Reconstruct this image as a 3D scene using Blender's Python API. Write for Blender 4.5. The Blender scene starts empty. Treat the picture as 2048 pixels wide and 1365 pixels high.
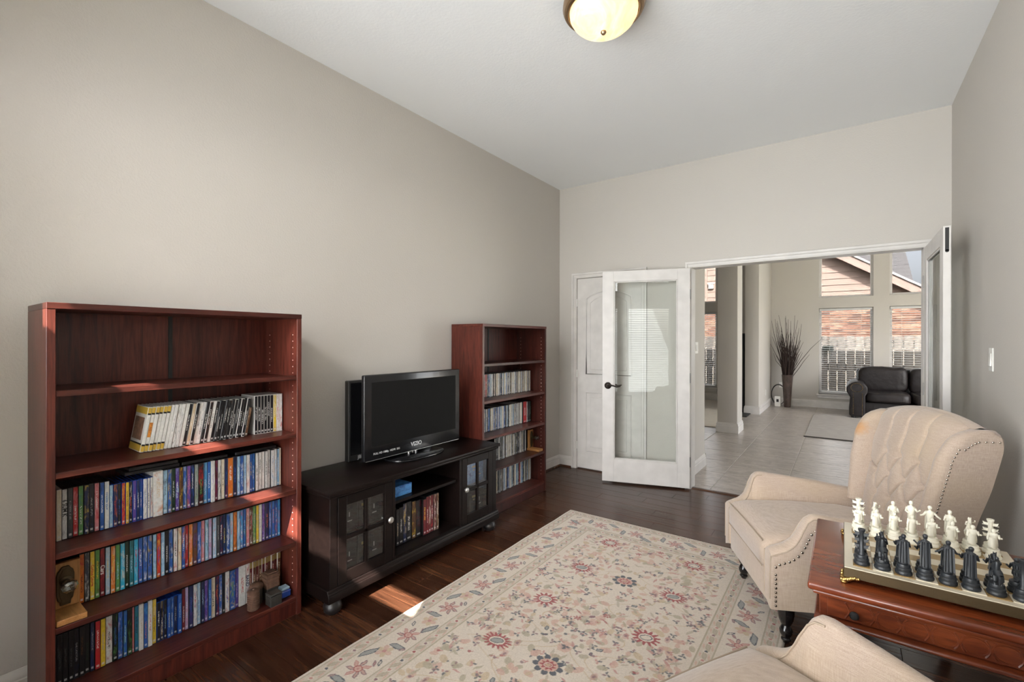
import bpy, bmesh, math, random
from mathutils import Vector, Matrix, Euler
random.seed(7)
S = bpy.context.scene
C = S.collection
PI = math.pi
# ------------------------------------------------------------------ camera
FPX, YAW, PITCH, ROLL, CAMH = 921.995, 0.6242, -0.0005, 0.0018, 1.37
XL, XR, YB, YF, ZC = -2.547, 0.612, 4.433, -0.42, 3.033
XD = -2.36
def cam_axes():
    fwd = Vector((-math.sin(YAW)*math.cos(PITCH), math.cos(YAW)*math.cos(PITCH), math.sin(PITCH)))
    right = Vector((math.cos(YAW), math.sin(YAW), 0)); up = right.cross(fwd)
    c, s = math.cos(ROLL), math.sin(ROLL)
    return c*right + s*up, -s*right + c*up, fwd
r_, u_, w_ = cam_axes()
cam_d = bpy.data.cameras.new('camera'); cam = bpy.data.objects.new('camera', cam_d); C.objects.link(cam)
cam.matrix_world = Matrix(((r_.x, u_.x, -w_.x, 0), (r_.y, u_.y, -w_.y, 0), (r_.z, u_.z, -w_.z, CAMH), (0, 0, 0, 1)))
cam_d.sensor_width = 36; cam_d.lens = FPX*36/2048; cam_d.clip_start = 0.05; cam_d.clip_end = 300
S.camera = cam
# ------------------------------------------------------------------ world, sun, window daylight, exposure
S.view_settings.view_transform = 'Standard'; S.view_settings.look = 'None'
S.view_settings.exposure = 0.1; S.view_settings.gamma = 1.0; S.view_settings.use_curve_mapping = False
S.cycles.use_denoising = True; S.cycles.use_light_tree = False; S.cycles.max_bounces = 10; S.cycles.diffuse_bounces = 5; S.cycles.glossy_bounces = 4
S.cycles.transparent_max_bounces = 24; S.cycles.sample_clamp_indirect = 6.0; S.cycles.caustics_reflective = False; S.cycles.caustics_refractive = False
SUN_DIR = Vector((-0.42, 0.86, -1.0))
W = bpy.data.worlds.new('sky'); S.world = W; W.use_nodes = True
nt = W.node_tree; nt.nodes.clear()
sky = nt.nodes.new('ShaderNodeTexSky'); sky.sky_type = 'NISHITA'; sky.sun_disc = False
sky.sun_elevation = math.radians(45); sky.sun_rotation = math.atan2(0.42, -0.86); sky.air_density = 0.7; sky.dust_density = 6.0
hz = nt.nodes.new('ShaderNodeHueSaturation'); hz.inputs['Saturation'].default_value = .3
bg = nt.nodes.new('ShaderNodeBackground'); bg.inputs[1].default_value = 1.25
wo = nt.nodes.new('ShaderNodeOutputWorld'); nt.links.new(sky.outputs[0], hz.inputs['Color']); nt.links.new(hz.outputs[0], bg.inputs[0]); nt.links.new(bg.outputs[0], wo.inputs[0])
sd = bpy.data.lights.new('sun', 'SUN'); sd.energy = 48.0; sd.angle = math.radians(0.53); sd.color = (1, .95, .88)
so = bpy.data.objects.new('sun', sd); C.objects.link(so); so.rotation_euler = SUN_DIR.to_track_quat('-Z', 'Y').to_euler(); so.location = (4, -8, 9)
def area(name, loc, direction, sx, sy, power, col=(1, 1, 1), spread=180):
    d = bpy.data.lights.new(name, 'AREA'); d.shape = 'RECTANGLE'; d.size = sx; d.size_y = sy; d.energy = power; d.color = col
    d.spread = math.radians(spread)
    o = bpy.data.objects.new(name, d); C.objects.link(o); o.location = loc
    o.rotation_euler = Vector(direction).to_track_quat('-Z', 'Z').to_euler(); return o
DAY = (0.93, 0.97, 1.0)
# daylight outside the three front windows and the fanlights over them
area('daylight_front', (-0.80, -0.72, 1.2), (.31, 1, .2), 2.6, 2.2, 112, DAY, 115)
area('daylight_front_transom', (-0.80, -0.66, 2.55), (.35, 1, .1), 2.6, .5, 50, DAY, 140)
# daylight outside the far living room windows
area('daylight_far', (0.75, 11.95, 1.75), (0, -1, -0.05), 3.2, 2.9, 270, DAY)
area('daylight_far_dining', (-2.95, 11.95, 1.75), (0, -1, -0.05), 1.2, 2.9, 120, DAY)
area('daylight_assumed_side', (3.55, 8.0, 1.3), (-1, 0, 0), 3.4, 2.2, 140, DAY)  # unseen side daylight, assumed to help light the living room
# ------------------------------------------------------------------ helpers
OFF = {}
class MB:
    def __init__(s): s.v = []; s.f = []
    def add(s, vs, fs):
        b = len(s.v); s.v += [tuple(x) for x in vs]; s.f += [tuple(i+b for i in q) for q in fs]; return s
    def box(s, x0, x1, y0, y1, z0, z1):
        if x0 > x1: x0, x1 = x1, x0
        if y0 > y1: y0, y1 = y1, y0
        if z0 > z1: z0, z1 = z1, z0
        return s.add([(x0,y0,z0),(x1,y0,z0),(x1,y1,z0),(x0,y1,z0),(x0,y0,z1),(x1,y0,z1),(x1,y1,z1),(x0,y1,z1)],
              [(0,3,2,1),(4,5,6,7),(0,1,5,4),(1,2,6,5),(2,3,7,6),(3,0,4,7)])
    def lathe(s, prof, seg=20, c=(0,0,0), axis='z'):
        vs, fs = [], []; n = len(prof)
        idx = {}
        for i in range(seg):
            a = 2*PI*i/seg; ca, sa = math.cos(a), math.sin(a)
            for k, (r, z) in enumerate(prof):
                if r < 1e-6 and i > 0: idx[i, k] = idx[0, k]; continue
                idx[i, k] = len(vs)
                p = (r*ca, r*sa, z)
                if axis == 'x': p = (z, r*ca, r*sa)
                elif axis == 'y': p = (r*sa, z, r*ca)
                vs.append((p[0]+c[0], p[1]+c[1], p[2]+c[2]))
        for i in range(seg):
            j = (i+1) % seg
            for k in range(n-1):
                q = []
                for t in (idx[i, k], idx[j, k], idx[j, k+1], idx[i, k+1]):
                    if t not in q: q.append(t)
                if len(q) > 2: fs.append(tuple(q))
        if prof[0][0] > 1e-6: fs.append(tuple(idx[i, 0] for i in range(seg))[::-1])
        if prof[-1][0] > 1e-6: fs.append(tuple(idx[i, n-1] for i in range(seg)))
        return s.add(vs, fs)
    def prism(s, poly, lo, hi, axis='y'):
        # poly in the two remaining axes (x,z for y; y,z for x; x,y for z)
        n = len(poly)
        def P(a, b, t): return {'y': (a, t, b), 'x': (t, a, b), 'z': (a, b, t)}[axis]
        vs = [P(a, b, lo) for a, b in poly] + [P(a, b, hi) for a, b in poly]
        fs = [tuple(range(n))[::-1], tuple(range(n, 2*n))] + [(i, (i+1) % n, n+(i+1) % n, n+i) for i in range(n)]
        return s.add(vs, fs)
    def tube(s, path, r, seg=8, closed=False, caps=True):
        P = [Vector(p) for p in path]; n = len(P); rr = r if isinstance(r, (list, tuple)) else [r]*n
        vs, fs = [], []; up = None
        for i, p in enumerate(P):
            if closed: t = P[(i+1) % n]-P[i-1]
            else: t = P[min(i+1, n-1)]-P[max(i-1, 0)]
            t.normalize()
            if up is None: up = Vector((0,0,1)) if abs(t.z) < .9 else Vector((1,0,0))
            a = t.cross(up)
            if a.length < 1e-5: a = t.cross(Vector((1,.3,0)))
            a.normalize(); b = a.cross(t).normalized(); up = b
            for k in range(seg):
                th = 2*PI*k/seg; vs.append(p + a*(rr[i]*math.cos(th)) + b*(rr[i]*math.sin(th)))
        m = n if closed else n-1
        for i in range(m):
            j = (i+1) % n
            for k in range(seg):
                l = (k+1) % seg; fs.append((i*seg+k, i*seg+l, j*seg+l, j*seg+k))
        if caps and not closed: fs += [tuple(range(seg))[::-1], tuple((n-1)*seg+k for k in range(seg))]
        return s.add(vs, fs)
    def ball(s, c, r, seg=12, rings=8, sc=(1,1,1)):
        prof = [(max(r*math.sin(PI*i/rings), 0), -r*math.cos(PI*i/rings)) for i in range(rings+1)]
        t = MB().lathe(prof, seg)
        return s.add([(c[0]+x*sc[0], c[1]+y*sc[1], c[2]+z*sc[2]) for x, y, z in t.v], t.f)
    def grid(s, fn, nu, nv, closed_u=False):
        vs = [fn(i/(nu if closed_u else nu-1), j/(nv-1)) for i in range(nu) for j in range(nv)]
        fs = []
        for i in range(nu if closed_u else nu-1):
            k = (i+1) % nu
            for j in range(nv-1): fs.append((i*nv+j, k*nv+j, k*nv+j+1, i*nv+j+1))
        return s.add(vs, fs)
    def xf(s, m):
        s.v = [tuple(m @ Vector(p)) for p in s.v]; return s
    def mesh(s, name, bevel=0, seg=1, smooth=True, angle=35, subd=0):
        me = bpy.data.meshes.new(name); me.from_pydata(s.v, [], s.f)
        bm = bmesh.new(); bm.from_mesh(me)
        bmesh.ops.recalc_face_normals(bm, faces=bm.faces)
        if bevel:
            ed = [e for e in bm.edges if len(e.link_faces) == 2 and e.calc_face_angle(0) > math.radians(30)]
            bmesh.ops.bevel(bm, geom=ed, offset=bevel, segments=seg, affect='EDGES', profile=.5, clamp_overlap=True)
        bm.to_mesh(me); bm.free()
        if smooth:
            me.polygons.foreach_set('use_smooth', [True]*len(me.polygons))
            me.set_sharp_from_angle(angle=math.radians(angle))
        return me
    def build(s, name, m, parent=None, bevel=0, seg=1, smooth=True, angle=35, world=True, subd=0):
        if parent is not None and world:
            o = OFF.get(parent.name, (0,0,0)); s.v = [(x-o[0], y-o[1], z-o[2]) for x, y, z in s.v]
        me = s.mesh(name, bevel, seg, smooth, angle); return link(name, me, m, parent, subd)
def link(name, me, m, parent=None, subd=0):
    ob = bpy.data.objects.new(name, me); C.objects.link(ob)
    if m is not None and not me.materials: me.materials.append(m)
    if parent is not None:
        ob.parent = parent; OFF[ob.name] = OFF.get(parent.name, (0,0,0))
    if subd:
        md = ob.modifiers.new('sub', 'SUBSURF'); md.levels = subd; md.render_levels = subd
    return ob
def tag(o, label, cat, group=None, kind=None):
    o['label'] = label
    if cat: o['category'] = cat
    if group: o['group'] = group
    if kind: o['kind'] = kind
    return o
def thing(name, label, cat, loc=(0,0,0), rz=0, group=None):
    o = bpy.data.objects.new(name, None); C.objects.link(o); o.location = loc; o.rotation_euler = (0,0,rz); o.empty_display_size = .05
    OFF[o.name] = tuple(loc) if rz == 0 else (0,0,0)
    return tag(o, label, cat, group)
def struct(o, label=None, cat=None):
    o['kind'] = 'structure'
    if label: o['label'] = label
    if cat: o['category'] = cat
    return o
def sempty(name, loc, label, cat):
    o = bpy.data.objects.new(name, None); C.objects.link(o); o.location = loc; OFF[o.name] = tuple(loc); o.empty_display_size = .05
    return struct(o, label, cat)
_txt = {}
def text_mesh(body, size, ext=0.0006, bold=False):
    key = (body, size, ext, bold)
    if key in _txt: return _txt[key]
    cu = bpy.data.curves.new('t', 'FONT'); cu.body = body; cu.size = size; cu.extrude = ext; cu.align_x = 'CENTER'; cu.align_y = 'CENTER'; cu.resolution_u = 3
    if bold: cu.offset = size*.02
    ob = bpy.data.objects.new('t', cu); C.objects.link(ob)
    me = bpy.data.meshes.new_from_object(ob.evaluated_get(bpy.context.evaluated_depsgraph_get()))
    bpy.data.objects.remove(ob); _txt[key] = me; return me
def text_obj(name, body, size, m, parent, mat4, ext=.0006, bold=False):
    me = text_mesh(body, size, ext, bold).copy(); me.transform(mat4); me.materials.clear(); return link(name, me, m, parent)
# ------------------------------------------------------------------ materials
def new_mat(name):
    m = bpy.data.materials.new(name); m.use_nodes = True; n = m.node_tree; return m, n, n.nodes['Principled BSDF']
def N(n, t, **kw):
    x = n.nodes.new(t)
    for k, v in kw.items(): setattr(x, k, v)
    return x
def L(n, a, b): n.links.new(a, b)
def coords(n, sc=(1,1,1), kind='Object', rot=(0,0,0), rnd=0):
    tc = N(n, 'ShaderNodeTexCoord'); mp = N(n, 'ShaderNodeMapping'); mp.inputs['Scale'].default_value = sc; mp.inputs['Rotation'].default_value = rot
    L(n, tc.outputs[kind], mp.inputs['Vector'])
    if rnd:
        oi = N(n, 'ShaderNodeObjectInfo'); ml = N(n, 'ShaderNodeMath', operation='MULTIPLY'); ml.inputs[1].default_value = rnd
        L(n, oi.outputs['Random'], ml.inputs[0]); cb = N(n, 'ShaderNodeCombineXYZ')
        for i in range(3): L(n, ml.outputs[0], cb.inputs[i])
        L(n, cb.outputs[0], mp.inputs['Location'])
    return mp.outputs[0]
def noise(n, vec, scale, detail=3, rough=.5, dist=0):
    t = N(n, 'ShaderNodeTexNoise'); t.inputs['Scale'].default_value = scale; t.inputs['Detail'].default_value = detail
    t.inputs['Roughness'].default_value = rough; t.inputs['Distortion'].default_value = dist
    L(n, vec, t.inputs['Vector']); return t.outputs['Fac']
def ramp(n, fac, stops):
    r = N(n, 'ShaderNodeValToRGB'); e = r.color_ramp.elements
    while len(e) < len(stops): e.new(.5)
    for el, (p, c) in zip(e, stops): el.position = p; el.color = (*c, 1) if len(c) == 3 else c
    L(n, fac, r.inputs[0]); return r.outputs[0]
def bump(n, b, h, strength, dist=.002):
    k = N(n, 'ShaderNodeBump'); k.inputs['Strength'].default_value = strength; k.inputs['Distance'].default_value = dist
    L(n, h, k.inputs['Height']); L(n, k.outputs[0], b.inputs['Normal']); return k
def mixc(n, f, a, b, mode='MIX'):
    x = N(n, 'ShaderNodeMix', data_type='RGBA', blend_type=mode)
    for i, v in ((0, f), (6, a), (7, b)):
        if hasattr(v, 'is_linked'): L(n, v, x.inputs[i])
        elif i == 0: x.inputs[0].default_value = v
        else: x.inputs[i].default_value = (*v, 1)
    return x.outputs[2]
def plain(name, col, rough=.5, metal=0, spec=.5, coat=0, bumpy=None, emit=None, sheen=0):
    m, n, b = new_mat(name); b.inputs['Roughness'].default_value = rough; b.inputs['Metallic'].default_value = metal
    b.inputs['Specular IOR Level'].default_value = spec; b.inputs['Coat Weight'].default_value = coat; b.inputs['Sheen Weight'].default_value = sheen
    v = coords(n); c = ramp(n, noise(n, v, 9, 3), [(.3, tuple(x*.93 for x in col)), (.7, tuple(min(1, x*1.05) for x in col))]); L(n, c, b.inputs['Base Color'])
    if bumpy: bump(n, b, noise(n, v, bumpy[0], 2), bumpy[1], bumpy[2])
    if emit: b.inputs['Emission Color'].default_value = (*emit[0], 1); b.inputs['Emission Strength'].default_value = emit[1]
    return m
def wood(name, dark, light, rough=.35, axis='x', scale=1.0, rnd=0, coat=0, stretch=14, bmp=.05, mid=None, spec=.5):
    m, n, b = new_mat(name); b.inputs['Roughness'].default_value = rough; b.inputs['Coat Weight'].default_value = coat; b.inputs['Coat Roughness'].default_value = .15
    b.inputs['Specular IOR Level'].default_value = spec
    sc = {'x': (scale, scale*stretch, scale*stretch), 'y': (scale*stretch, scale, scale*stretch), 'z': (scale*stretch, scale*stretch, scale)}[axis]
    v = coords(n, sc, rnd=rnd); f1 = noise(n, v, 2.2, 5, .6, .8); f2 = noise(n, v, 9, 3, .5)
    a = N(n, 'ShaderNodeMath', operation='MULTIPLY_ADD'); L(n, f2, a.inputs[0]); a.inputs[1].default_value = .35; L(n, f1, a.inputs[2])
    st = [(.42, dark), (.82, light)] if mid is None else [(.4, dark), (.62, mid), (.85, light)]
    c = ramp(n, a.outputs[0], st)
    if rnd:
        oi = N(n, 'ShaderNodeObjectInfo'); hs = N(n, 'ShaderNodeHueSaturation'); mr = N(n, 'ShaderNodeMapRange')
        mr.inputs[3].default_value = .6; mr.inputs[4].default_value = 1.35; L(n, oi.outputs['Random'], mr.inputs[0]); L(n, mr.outputs[0], hs.inputs['Value']); L(n, c, hs.inputs['Color']); c = hs.outputs[0]
    L(n, c, b.inputs['Base Color'])
    if bmp: bump(n, b, f2, bmp, .002)
    return m
def glass(name, ior=1.5, tint=(1,1,1), gain=1.0, rough=0.0):
    m, n, b = new_mat(name); n.nodes.remove(b)
    tr = N(n, 'ShaderNodeBsdfTransparent'); tr.inputs[0].default_value = (*tint, 1)
    gl = N(n, 'ShaderNodeBsdfGlossy'); gl.inputs['Roughness'].default_value = rough
    lw = N(n, 'ShaderNodeLayerWeight'); lw.inputs[0].default_value = .5; f0 = ((ior-1)/(ior+1))**2
    p5 = N(n, 'ShaderNodeMath', operation='POWER'); p5.inputs[1].default_value = 5; L(n, lw.outputs['Facing'], p5.inputs[0])
    ml = N(n, 'ShaderNodeMath', operation='MULTIPLY_ADD'); ml.inputs[1].default_value = (1-f0)*gain; ml.inputs[2].default_value = f0*gain; ml.use_clamp = True; L(n, p5.outputs[0], ml.inputs[0])
    mx = N(n, 'ShaderNodeMixShader'); L(n, ml.outputs[0], mx.inputs[0]); L(n, tr.outputs[0], mx.inputs[1]); L(n, gl.outputs[0], mx.inputs[2])
    L(n, mx.outputs[0], n.nodes['Material Output'].inputs[0]); return m
def wallpaint(name, col, sc=95, st=.42):
    m, n, b = new_mat(name); b.inputs['Roughness'].default_value = .75; v = coords(n)
    c = ramp(n, noise(n, v, 1.3, 2), [(.3, tuple(x*.985 for x in col)), (.7, col)]); L(n, c, b.inputs['Base Color'])
    bump(n, b, noise(n, v, sc, 3, .55), st, .003); return m
MT = {}
MT['wall'] = wallpaint('wall_paint', (.522, .490, .450))
MT['ceil'] = wallpaint('ceiling_paint', (.85, .86, .865), 70, .3)
MT['white'] = plain('white_trim_paint', (.62, .59, .56), .4)
MT['white2'] = plain('white_plastic', (.80, .78, .74), .35)
MT['mahog'] = wood('mahogany_laminate', (.025, .0063, .0048), (.092, .022, .0145), .32, 'z', 1.6, rnd=3.1, mid=(.053, .0122, .0082), bmp=.02, spec=.32)
MT['mahogy'] = wood('mahogany_laminate_shelf', (.025, .0063, .0048), (.092, .022, .0145), .32, 'y', 1.6, rnd=3.1, mid=(.053, .0122, .0082), bmp=.02, spec=.32)
MT['esp'] = wood('espresso_wood', (.0030, .0019, .0017), (.0078, .0044, .0037), .36, 'y', 1.5, bmp=.02, spec=.17)
MT['blackgloss'] = plain('gloss_black_plastic', (.005, .005, .006), .22, coat=.15)
MT['screen'] = plain('dark_screen', (.0085, .0085, .0085), .55, spec=.06)
MT['blackmatte'] = plain('matte_black', (.012, .012, .012), .6)
MT['chrome'] = plain('chrome', (.75, .75, .76), .15, 1)
MT['nickel'] = plain('brushed_nickel', (.55, .55, .54), .32, 1)
MT['bronze'] = plain('oil_rubbed_bronze', (.035, .026, .022), .38, .7)
MT['brass'] = plain('antique_brass', (.50, .33, .11), .33, 1, bumpy=(160, .5, .002))
MT['oldbrass'] = plain('dark_antique_brass', (.085, .062, .032), .45, .75, bumpy=(90, .4, .002))
MT['pane'] = glass('window_glass', 1.45)
MT['dpane'] = glass('door_glass', 1.5, (.97, .985, .975), .38)
MT['tpane'] = glass('dimmed_view_glass', 1.45, (.45, .45, .45), .15)  # grey tint added so the sunlit outdoors looks less bright through it
# ================================================================== the setting
def floor_mat():
    m, n, b = new_mat('dark_hardwood'); oi = N(n, 'ShaderNodeObjectInfo')
    v = coords(n, (1.2, 16, 16), rnd=17); f1 = noise(n, v, 2.0, 6, .62, 1.2); c = ramp(n, f1, [(.3, (.022, .0085, .0045)), (.55, (.055, .021, .0105)), (.8, (.115, .048, .023))])
    hs = N(n, 'ShaderNodeHueSaturation'); mr = N(n, 'ShaderNodeMapRange'); mr.inputs[3].default_value = .72; mr.inputs[4].default_value = 1.3
    L(n, oi.outputs['Random'], mr.inputs[0]); L(n, mr.outputs[0], hs.inputs['Value']); L(n, c, hs.inputs['Color']); L(n, hs.outputs[0], b.inputs['Base Color'])
    b.inputs['Roughness'].default_value = .26; b.inputs['Specular IOR Level'].default_value = .42
    v2 = coords(n, (2.2, 26, 10), rnd=9); h = noise(n, v2, 1.6, 3, .5); bump(n, b, h, .22, .004); return m
MT['plank'] = floor_mat()
def tile_mat():
    m, n, b = new_mat('grey_floor_tile'); v = coords(n, (3.0, 5.5, 5), rnd=11); f = noise(n, v, 2.6, 8, .72, .9)
    c = ramp(n, f, [(.3, (.22, .19, .168)), (.52, (.37, .33, .30)), (.75, (.52, .475, .43))]); L(n, c, b.inputs['Base Color'])
    b.inputs['Roughness'].default_value = .33; bump(n, b, f, .12, .003); return m
MT['tile'] = tile_mat()
MT['grout'] = plain('light_grout', (.42, .39, .35), .8)
# study floor with separate boards
fl = struct(MB().box(XL-.1, XR+.1, YF-.1, YB+.03, -.12, -.013).build('floor', MT['plank']), 'dark hand scraped hardwood floor of the study', 'floor')
y = YB+.03; row = 0; rr = random.Random(3)
while y > YF-.1:
    wd = .127; x = XL-.02 - rr.uniform(0, 1.1)
    while x < XR:
        ln = rr.choice([.62, .85, 1.05, 1.3, 1.5]); x1 = x+ln
        a, b2 = max(x, XL-.02), min(x1, XR+.02)
        if b2-a > .03:
            g = .0004; e = .0014; y0, y1 = y-wd+g, y-g; a += g; b2 -= g
            mb = MB().add([(a,y0,-.013),(b2,y0,-.013),(b2,y1,-.013),(a,y1,-.013),(a,y0,-e),(b2,y0,-e),(b2,y1,-e),(a,y1,-e),(a+e,y0+e,0),(b2-e,y0+e,0),(b2-e,y1-e,0),(a+e,y1-e,0)],
                [(0,1,5,4),(1,2,6,5),(2,3,7,6),(3,0,4,7),(4,5,9,8),(5,6,10,9),(6,7,11,10),(7,4,8,11),(8,9,10,11)])
            mb.build('plank', MT['plank'], fl, smooth=False)
        x = x1
    y -= wd; row += 1
# threshold strip under the French doors
struct(MB().prism([(YB+.0, 0), (YB+.02, .009), (YB+.055, .009), (YB+.075, 0)], -1.145, .465, 'x').build('trim_1', MT['plank']), 'dark wooden threshold strip between hardwood and tile', 'threshold')
# hall and living room floor with separate tiles
fh = struct(MB().box(-4.6, 3.4, YB+.03, 11.6, -.12, -.004).build('floor_hall', MT['grout']), 'grey stone tiled floor of the hall and living room', 'floor')
TX, TY = .555, .535
tm = MB().box(-TX/2+.005, TX/2-.005, -TY/2+.0035, TY/2-.0035, -.012, 0).mesh('tile', .0018, 1)
for i in range(-7, 7):
    for j in range(0, 14):
        cx = -1.0 + TX*(i+.5); cy = 4.62 + TY*(j-.5)
        if cy-TY/2 < 4.47 or cx > 3.3 or cy > 11.55 or cx < -4.5: continue
        if cx < -1.6 and cy < 5.3: continue
        t = link('tile', tm, MT['tile'], fh); t.location = (cx, cy, 0)
tb = MB().box(-TX/2+.005, TX/2-.005, -.069, .069, -.012, 0).mesh('tile', .0018, 1)
for i in range(-1, 4):
    t = link('tile', tb, MT['tile'], fh); t.location = (-1.0+TX*(i+.5), 4.545, 0)
# walls of the study
WT = .13
struct(MB().box(XL-WT, XL, YF-WT, YB+WT, -.12, ZC+.05).build('wall_left', MT['wall']), 'beige textured wall behind the two bookcases', 'wall')
struct(MB().box(XR, XR+WT, YF-WT, YB+WT, -.12, ZC+.05).build('wall_right', MT['wall']), 'beige textured wall behind the wing chair', 'wall')
wb = MB()
OX0, OX1, OZ = -1.145, .465, 2.048       # French door opening
CX0, CX1, CZ = -2.335, -1.62, 2.04       # closet opening
wb.box(XL-.05, CX0-.02, YB, YB+WT, -.05, ZC); wb.box(CX0-.02, CX1+.02, YB, YB+WT, CZ+.02, ZC); wb.box(CX1+.02, OX0-.02, YB, YB+WT, -.05, ZC)
wb.box(OX0-.02, OX1+.02, YB, YB+WT, OZ+.02, ZC); wb.box(OX1+.02, XR+.05, YB, YB+WT, -.05, ZC)
struct(wb.build('wall_back', MT['wall']), 'beige wall with the closet door and French doors', 'wall')
struct(MB().box(XL-WT, XR+WT, YF-WT, YB+WT, ZC, ZC+.12).build('ceiling', MT['ceil']), 'off-white textured ceiling of the study', 'ceiling')
# front wall behind the camera with three windows and fanlights
FWIN = [(-1.90, -.66), (-.53, .36)]
wf = MB(); z0, z1, z2, z3 = .32, 2.06, 2.31, 2.83
xs_ = [XL-.05] + [v for w in FWIN for v in w] + [XR+.05]
for i in range(0, 6, 2): wf.box(xs_[i], xs_[i+1], YF-WT, YF, -.1, ZC)
ZF = [z2, 2.49]      # sill heights of the fanlights; right one raised to block sun from the rug
for (a, b2), zf in zip(FWIN, ZF): wf.box(a, b2, YF-WT, YF, -.1, z0); wf.box(a, b2, YF-WT, YF, z1, zf); wf.box(a, b2, YF-WT, YF, z3, ZC)
struct(wf.build('wall_front', MT['wall']), 'beige window wall behind the viewer', 'wall')
MT['slat'] = plain('white_blind_slat', (.62, .61, .59), .45)
WN = [0]
def window(x0, x1, z0, z1, yin, thick, out, label, sill=True, fr=.045, gl='pane'):
    """out=-1: outside is towards -y"""
    WN[0] += 1; r = sempty('window_%d' % WN[0], ((x0+x1)/2, yin, z0), label, 'window')
    yo = yin + out*thick; yg = yin + out*thick*.75; f = MB()
    f.box(x0, x0+fr, yg-.02, yg+.02, z0, z1).box(x1-fr, x1, yg-.02, yg+.02, z0, z1).box(x0+fr, x1-fr, yg-.02, yg+.02, z0, z0+fr).box(x0+fr, x1-fr, yg-.02, yg+.02, z1-fr, z1)
    f.build('window_frame', MT['white'], r, .003)
    MB().box(x0+fr, x1-fr, yg-.003, yg+.003, z0+fr, z1-fr).build('pane', MT[gl], r)
    if sill:
        s = MB().box(x0-.05, x1+.05, yin-out*.05, yin+out*thick*.6, z0-.022, z0); s.build('window_sill', MT['white'], r, .004)
        MB().box(x0-.02, x1+.02, yin-out*.018, yin, z0-.085, z0-.022).build('window_apron', MT['white'], r, .004)
    return r
def blind(x0, x1, z0, z1, yc, tilt, label, pitch=.044, depth=.05):
    r = thing('window_blind', label, 'blind', ((x0+x1)/2, yc, z1)); hw = (x1-x0)/2
    MB().box(-hw, hw, -.028, .028, -.045, 0).build('head_rail', MT['slat'], r, .003, world=False)
    c, s = math.cos(tilt), math.sin(tilt); d = depth/2; th = .0014
    prof = [(-d*c, -d*s), (0, .0035), (d*c, d*s), (d*c, d*s-th), (0, .0035-th), (-d*c, -d*s-th)]
    me = MB().prism(prof, -hw+.004, hw-.004, 'x').mesh('slat'); z = -.075
    while z > -(z1-z0)+.05:
        o = link('slat', me, MT['slat'], r); o.location = (0, 0, z); z -= pitch
    MB().box(-hw+.003, hw-.003, -.024, .024, z-.0, z+.018).build('bottom_rail', MT['slat'], r, .003, world=False)
    for k in (-.6, .6): MB().box(k*hw-.001, k*hw+.001, -.0265, -.0255, z, 0).box(k*hw-.001, k*hw+.001, .0255, .0265, z, 0).build('ladder_cord', MT['slat'], r, world=False)
    return r
nm = ['wide left', 'right-hand']
for i, (a, b2) in enumerate(FWIN):
    window(a, b2, z0, z1, YF, WT, -1, nm[i]+' tall window in the wall behind the viewer')
    window(a, b2, ZF[i], z3, YF, WT, -1, nm[i]+' fanlight window above the blinds behind the viewer', False)
    blind(a+.01, b2-.01, z0+.01, z1-.01, YF-.045, .18, 'white slatted blind on the %s window behind the viewer' % nm[i])
# roof slabs that keep the sun off the rooms
MT['roof'] = plain('grey_shingles', (.30, .30, .31), .85, bumpy=(30, .6, .01))
struct(MB().box(XL-.7, XR+.75, -1.05, YB+.2, 3.183, 3.30).build('trim_2', MT['roof']), 'roof deck over the study', 'roof')
struct(MB().box(-5.4, 3.5, YB+.05, 12.2, 3.67, 3.8).build('trim_3', MT['roof']), 'roof deck over the living room', 'roof')
# baseboards: white profile with a dark shoe moulding
def bb(name, p0, p1, nrm, label, h=.118, shoe=True):
    p0, p1, nrm = Vector(p0), Vector(p1), Vector(nrm); d = p1-p0; ln = d.length; d.normalize()
    prof = [(0,0),(.016,0),(.016,h*.66),(.0125,h*.70),(.0135,h*.76),(.011,h*.88),(.006,h*.95),(.003,h),(0,h)]
    def ext(pr, nm2, m, par=None):
        vs = [p0+nrm*a+Vector((0,0,b)) for a, b in pr] + [p0+d*ln+nrm*a+Vector((0,0,b)) for a, b in pr]; n = len(pr)
        return MB().add(vs, [tuple(range(n)), tuple(range(n, 2*n))[::-1]] + [(i, (i+1) % n, n+(i+1) % n, n+i) for i in range(n)]).build(nm2, m, par, angle=25)
    o = struct(ext(prof, name, MT['white']), label, 'baseboard')
    if shoe: ext([(.016,0),(.032,0),(.030,.009),(.025,.015),(.016,.018)], 'shoe_moulding', MT['plank'], o)
    return o
bb('baseboard_left', (XL, YF, 0), (XL, YB, 0), (1,0,0), 'white baseboard along the bookcase wall')
bb('baseboard_right', (XR, YF, 0), (XR, YB, 0), (-1,0,0), 'white baseboard along the wall by the wing chair')
bb('baseboard_back', (XL, YB, 0), (-2.392, YB, 0), (0,-1,0), 'short white baseboard between the corner and closet door')
bb('baseboard_back', (-1.56, YB, 0), (-1.2, YB, 0), (0,-1,0), 'white baseboard between the closet and French doors')
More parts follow.
